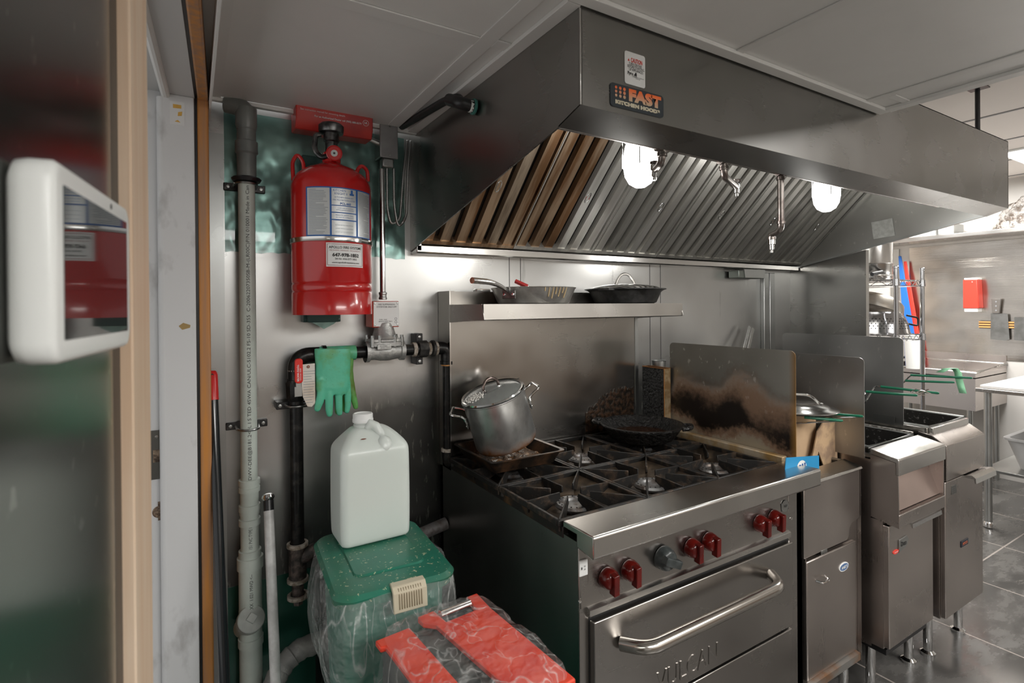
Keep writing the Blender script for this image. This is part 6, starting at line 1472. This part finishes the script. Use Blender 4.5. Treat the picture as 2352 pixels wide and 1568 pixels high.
# clutter along the shelf
t = tag(MB().box(XF-.30, XF-.06, .17, .36, 1.9905, 2.06).done('food_container', mat('pale_plastic_box', (.80, .80, .78), .4), bevel=.01), 'pale plastic container on the long shelf under the hood edge', 'container')
t = tag(MB().box(XF-.30, XF-.10, .04, .15, 1.9905, 2.08).done('steel_container', M_zinc, bevel=.006), 'steel container beside the pale one on the long shelf', 'container')
M_foil = worn('crumpled_foil', (.72, .69, .66), (.20, .16, .13), 22, .3, .7, bs=1, bd=.02)
def heap(c, r, sc, amp, nm, label, m):
    b = MB(); bmesh.ops.create_icosphere(b.bm, subdivisions=5, radius=r, matrix=Matrix.Translation(V(c)) @ Matrix.Diagonal((*sc, 1)))
    for v in b.bm.verts:
        d = v.co-V(c); v.co += d.normalized()*amp*(noise.noise(v.co*13)+.5*noise.noise(v.co*31)); v.co.z = max(v.co.z, 1.9905)
    tag(b.done(nm, m, smooth=180), label, 'foil bundle')
heap((XF-.15, -.50, 2.05), .22, (.6, 1.45, .95), .04, 'foil_heap', 'tall crumpled foil heap at the right end of the long shelf', M_foil)
heap((XF-.17, -.085, 2.02), .09, (.9, 1.0, .6), .02, 'foil_bundle', 'small pale wrapped bundle on the long shelf left of the foil heap', worn('pale_wrap', (.85, .82, .78), (.60, .56, .5), 20, .5, bs=.5))
for i, (cc, nm) in enumerate((((.55, .08, .03), 'orange'), ((.05, .25, .6), 'blue'))):
    q = P(2090-8*i, 548, x=XF-.1); tag(MB().lathe([(0, 0), (.028, 0), (.028, .05), (.012, .06), (.012, .075), (0, .075)], (XF-.12, q.y, 1.9905), Z, 16).done('small_bottle', mat(nm+'_bottle', cc, .4)), nm+' capped small bottle at the left end of the long shelf', 'bottle')
# sink
zs_ = .93
t = thing('sink', 'stainless sink basin under the far steel wall', 'sink', (5.3, .1, .55))
b = MB(); b.box(4.98, 5.60, -.20, .50, .86, .868); b.done('deck', M_ridge, t)
b = MB(); b.box(4.98, 4.99, -.20, .50, .62, .90); b.box(5.60, 5.612, -.20, .50, .62, 1.0); b.box(4.99, 5.60, -.20, -.19, .62, .90); b.box(4.99, 5.60, .49, .50, .62, .90); b.done('basin', M_fryer, t)
MB().tube([(4.985, -.20, .905), (5.606, -.20, .935), (5.606, .50, .935), (4.985, .50, .905)], .012, 10, closed=True).done('rim', M_ridge, t)
for x in (5.03, 5.56):
    for y in (-.15, .45): MB().cyl((x, y, 0), (x, y, .62), .018).done('leg', M_zinc, t)
# work table
t = thing('work_table', 'stainless work table with white cutting surface at the right edge', 'table', (4.75, -.85, 0))
q = P(2242, 868, z=.90)
x0, x1, y1, y0 = 4.27, 5.20, -.42, -1.7
MB().box(x0, x1, y0, y1, .862, .885).done('tabletop', M_ridge, t, bevel=.004)
for x, y in ((x0+.05, y1-.05), (x1-.05, y1-.05), (x0+.05, y0+.05), (x1-.05, y0+.05)):
    lg = MB().cyl((x, y, .03), (x, y, .862), .020).done('leg', M_zinc, t); MB().lathe([(.021, .04), (.026, .03), (.026, .006), (.02, 0), (0, 0)], (x, y, 0), Z, 16).done('foot', M_chrome, lg)
MB().box(x0+.03, x1-.03, y0+.03, y1-.03, .36, .378).done('undershelf', M_zinc, t, bevel=.003)
tag(MB().box(x0+.02, x1-.04, y0+.1, y1-.02, .8855, .905).done('cutting_board', mat('white_board', (.86, .85, .84), .45), bevel=.004), 'thick white cutting board on the far work table', 'cutting board')
b = MB(); rg = lambda hx, hy, z: [V((x, y, z)) for x, y in rr(4.70, -.78, hx, hy, .05, 4)]
b.loft([rg(.26, .20, .379), rg(.31, .25, .56), rg(.325, .265, .562), rg(.325, .265, .575), rg(.30, .24, .574), rg(.25, .19, .385)]); tag(b.done('grey_tub', mat('translucent_grey_tub', (.50, .50, .50), .4)), 'grey plastic tub on the undershelf of the work table', 'tub')
# ---- wire rack
t = rack = thing('wire_rack', 'chrome wire shelving rack between the hood end and the sink', 'shelf rack', (3.68, .1, 0))
rx0, rx1, ry0, ry1 = 3.516, 3.852, -.30, .62
for x in (rx0, rx1):
    for y in (ry0, ry1):
        b = MB(); b.cyl((x, y, .02), (x, y, 1.63), .0125); 
        b.lathe([(.0127, 1.628), (.0145, 1.630), (.0145, 1.642), (.012, 1.645), (0, 1.645)], (x, y, 0), Z, 16); p_ = b.done('post', M_rack, t)
for z in (1.565, 1.235, .75, .30):
    b = MB()
    for dz in (0, -.032):
        b.tube([(rx0, ry0, z+dz), (rx1, ry0, z+dz), (rx1, ry1, z+dz), (rx0, ry1, z+dz)], .0032, 6, closed=True)
    for k in range(30):
        y = ry0+(ry1-ry0)*(k+.5)/30; b.tube([(rx0, y, z+.003), (rx1, y, z+.003)], .0018, 4)
    for (A, B_, n_) in (((rx0, ry0), (rx1, ry0), 8), ((rx0, ry0), (rx0, ry1), 20)):
        pts = [V((A[0]+(B_[0]-A[0])*k/n_, A[1]+(B_[1]-A[1])*k/n_, z-(.032 if k % 2 else 0))) for k in range(n_+1)]; b.tube(pts, .0022, 5)
    sh = b.done('wire_shelf', M_rack, t)
    for x in (rx0, rx1): MB().lathe([(.0128, -.036), (.019, -.034), (.017, .004), (.0128, .005)], (x, ry0, z), Z, 16).done('corner_collar', M_rack, sh)
# tall steel pot on the rack top
t = thing('tall_steel_pot', 'tall steel stock pot on top of the wire rack', 'pot', (3.69, -.10, 1.571))
pq = V((3.690, -.085, 1.5705))
b = MB(); b.lathe([(0, 0), (.108, 0), (.115, .008), (.117, .03), (.113, .034), (.117, .038), (.117, .10), (.119, .104), (.117, .108), (.117, .30), (.121, .302), (.115, .303), (.114, .01), (0, .008)], pq, Z, 48); b.done('body', M_bright, t, smooth=50)
d_ = V((-.55, -.8, 0)).normalized(); MB().tube([pq+d_*.115+Z*.052, pq+d_*.16+Z*.050+V((-.06, 0, -.005)), pq+d_*.20+V((-.12, .05, .03))], [.008, .010, .012], 8).done('handle', M_black, t)
# colander and bowls on the middle shelf
t = thing('colander', 'steel colander upside down on the middle rack shelf', 'colander', (3.69, -.135, 1.241)); cq = V((3.69, -.135, 1.2395)); K = 1.22
b = MB(); b.lathe([(r*K, z*K) for r, z in ((.128, 0), (.131, .002), (.127, .012), (.120, .05), (.106, .085), (.096, .098), (.094, .112), (.088, .111), (0, .109))], cq, Z, 48); b.done('bowl', M_rack, t, smooth=60)
b = MB()
for j_, (z, r) in enumerate(((.030, .1235), (.042, .1215), (.054, .1195), (.066, .1145), (.078, .1095))):
    for k in range(44):
        a = 2*math.pi*(k+(j_ % 2)*.5)/44; n_ = V((math.cos(a), math.sin(a), .25)).normalized(); b.lathe([(0, .001), (.0032, .001)], cq+V((r*K*math.cos(a), r*K*math.sin(a), z*K)), n_, 6)
pf = b.done('perforations', M_dark, t); pf['kind'] = 'stuff'
t = thing('sauce_pan', 'dull steel pan leaning over the colander with a black loop handle', 'pan', (3.74, .12, 1.30))
ax_ = V((.35, -.10, .93)).normalized(); pq = V((3.72, -.075, 1.375))
b = MB(); b.lathe([(.172, 0), (.170, .012), (.160, .065), (.138, .088), (0, .092), (0, .088), (.135, .084), (.156, .062), (.166, .0)], pq, ax_, 48); b.done('body', worn('dull_pan', (.45, .43, .39), (.38, .33, .27), 10, .35, .9, bs=0), t, smooth=60)
q_ = P(2092, 735, x=3.80); MB().tube(fillet([q_+V((-.03, .01, .03)), q_+V((.02, -.03, .015)), q_+V((.02, -.03, -.035)), q_+V((-.03, .01, -.02))], .015), [.006]*14, 8).done('loop_handle', M_black, t)
# things beyond the rack: blue and red boards, white bucket, white box
for i, (pt_, pb_, ww, cc, lb_) in enumerate((((2066, 588), (2096, 880), .055, (.02, .16, .60), 'tall blue cutting board leaning behind the wire rack'), ((2078, 600), (2112, 880), .04, (.75, .05, .03), 'tall red cutting board leaning behind the wire rack'))):
    xx = 5.54+.02*i; a, b_ = P(*pt_, x=xx), P(*pb_, x=xx); b_.z = .8685
    tag(MB().slab([V((xx, a.y+.010, a.z)), V((xx, a.y-.012, a.z)), V((xx, b_.y-ww, b_.z)), V((xx, b_.y+ww, b_.z))], (1, 0, 0), .012).done('cutting_board', mat('board_%d' % i, cc, .4), bevel=.003), lb_, 'cutting board')
a = P(2095, 790, x=4.9); 
tag(MB().lathe([(0, 0), (.05, 0), (.062, .26), (.066, .262), (.066, .275), (0, .275)], (4.95, a.y+.01, .905), Z, 28).done('white_jug', M_white), 'white plastic canister standing at the back of the sink', 'canister')
a = P(2000, 690, y=.95); b_ = P(2052, 760, y=.95)
tag(MB().box(a.x-.3, b_.x, .95, 1.09, .9, a.z+.02).done('white_cabinet', M_white, bevel=.01), 'white box unit against the brick wall behind the rack', 'cabinet')
# ceiling hanger strap and lamp panels of the far room
q = P(2245, 215, z=ZH)
t = thing('ceiling_hanger', 'dark metal strap hanging from the far ceiling to the hood', 'hanger', (q.x, q.y, ZH-.3))
a, b_ = P(2245, 222, y=-.80), P(2248, 300, y=-.80)
MB().tube([V((a.x, -.80, ZH)), V((a.x, -.80, 2.106))], .010, 6).done('strap', M_black, t); MB().box(a.x-.09, a.x+.02, -.84, -.77, ZH-.01, ZH-.0045).done('ceiling_plate', M_black, t)
for i, (pp0, pp1, lb_) in enumerate((((2308, 352), (2352, 372), 'lit ceiling light panel seen just right of the hood end'), ((2310, 428), (2352, 445), 'lower lit ceiling light panel beyond the hood end'))):
    a = P(*pp0, z=ZH-.006); c_ = P(*pp1, z=ZH-.006)
    x0 = a.x-.05 if i == 0 else a.x-.25
    t = thing('ceiling_light', lb_, 'ceiling light', (x0+.4, a.y-.3, ZH-.012), 'square ceiling lights')
    MB().box(x0, x0+.60+.3*i, a.y-.62, a.y+.02, ZH-.010, ZH-.0045).done('diffuser', M_panel, t)
    MB().tube([(x0, a.y-.62, ZH-.008), (x0+.6+.3*i, a.y-.62, ZH-.008), (x0+.6+.3*i, a.y+.02, ZH-.008), (x0, a.y+.02, ZH-.008)], .008, 4, closed=True).done('frame', M_white, t)
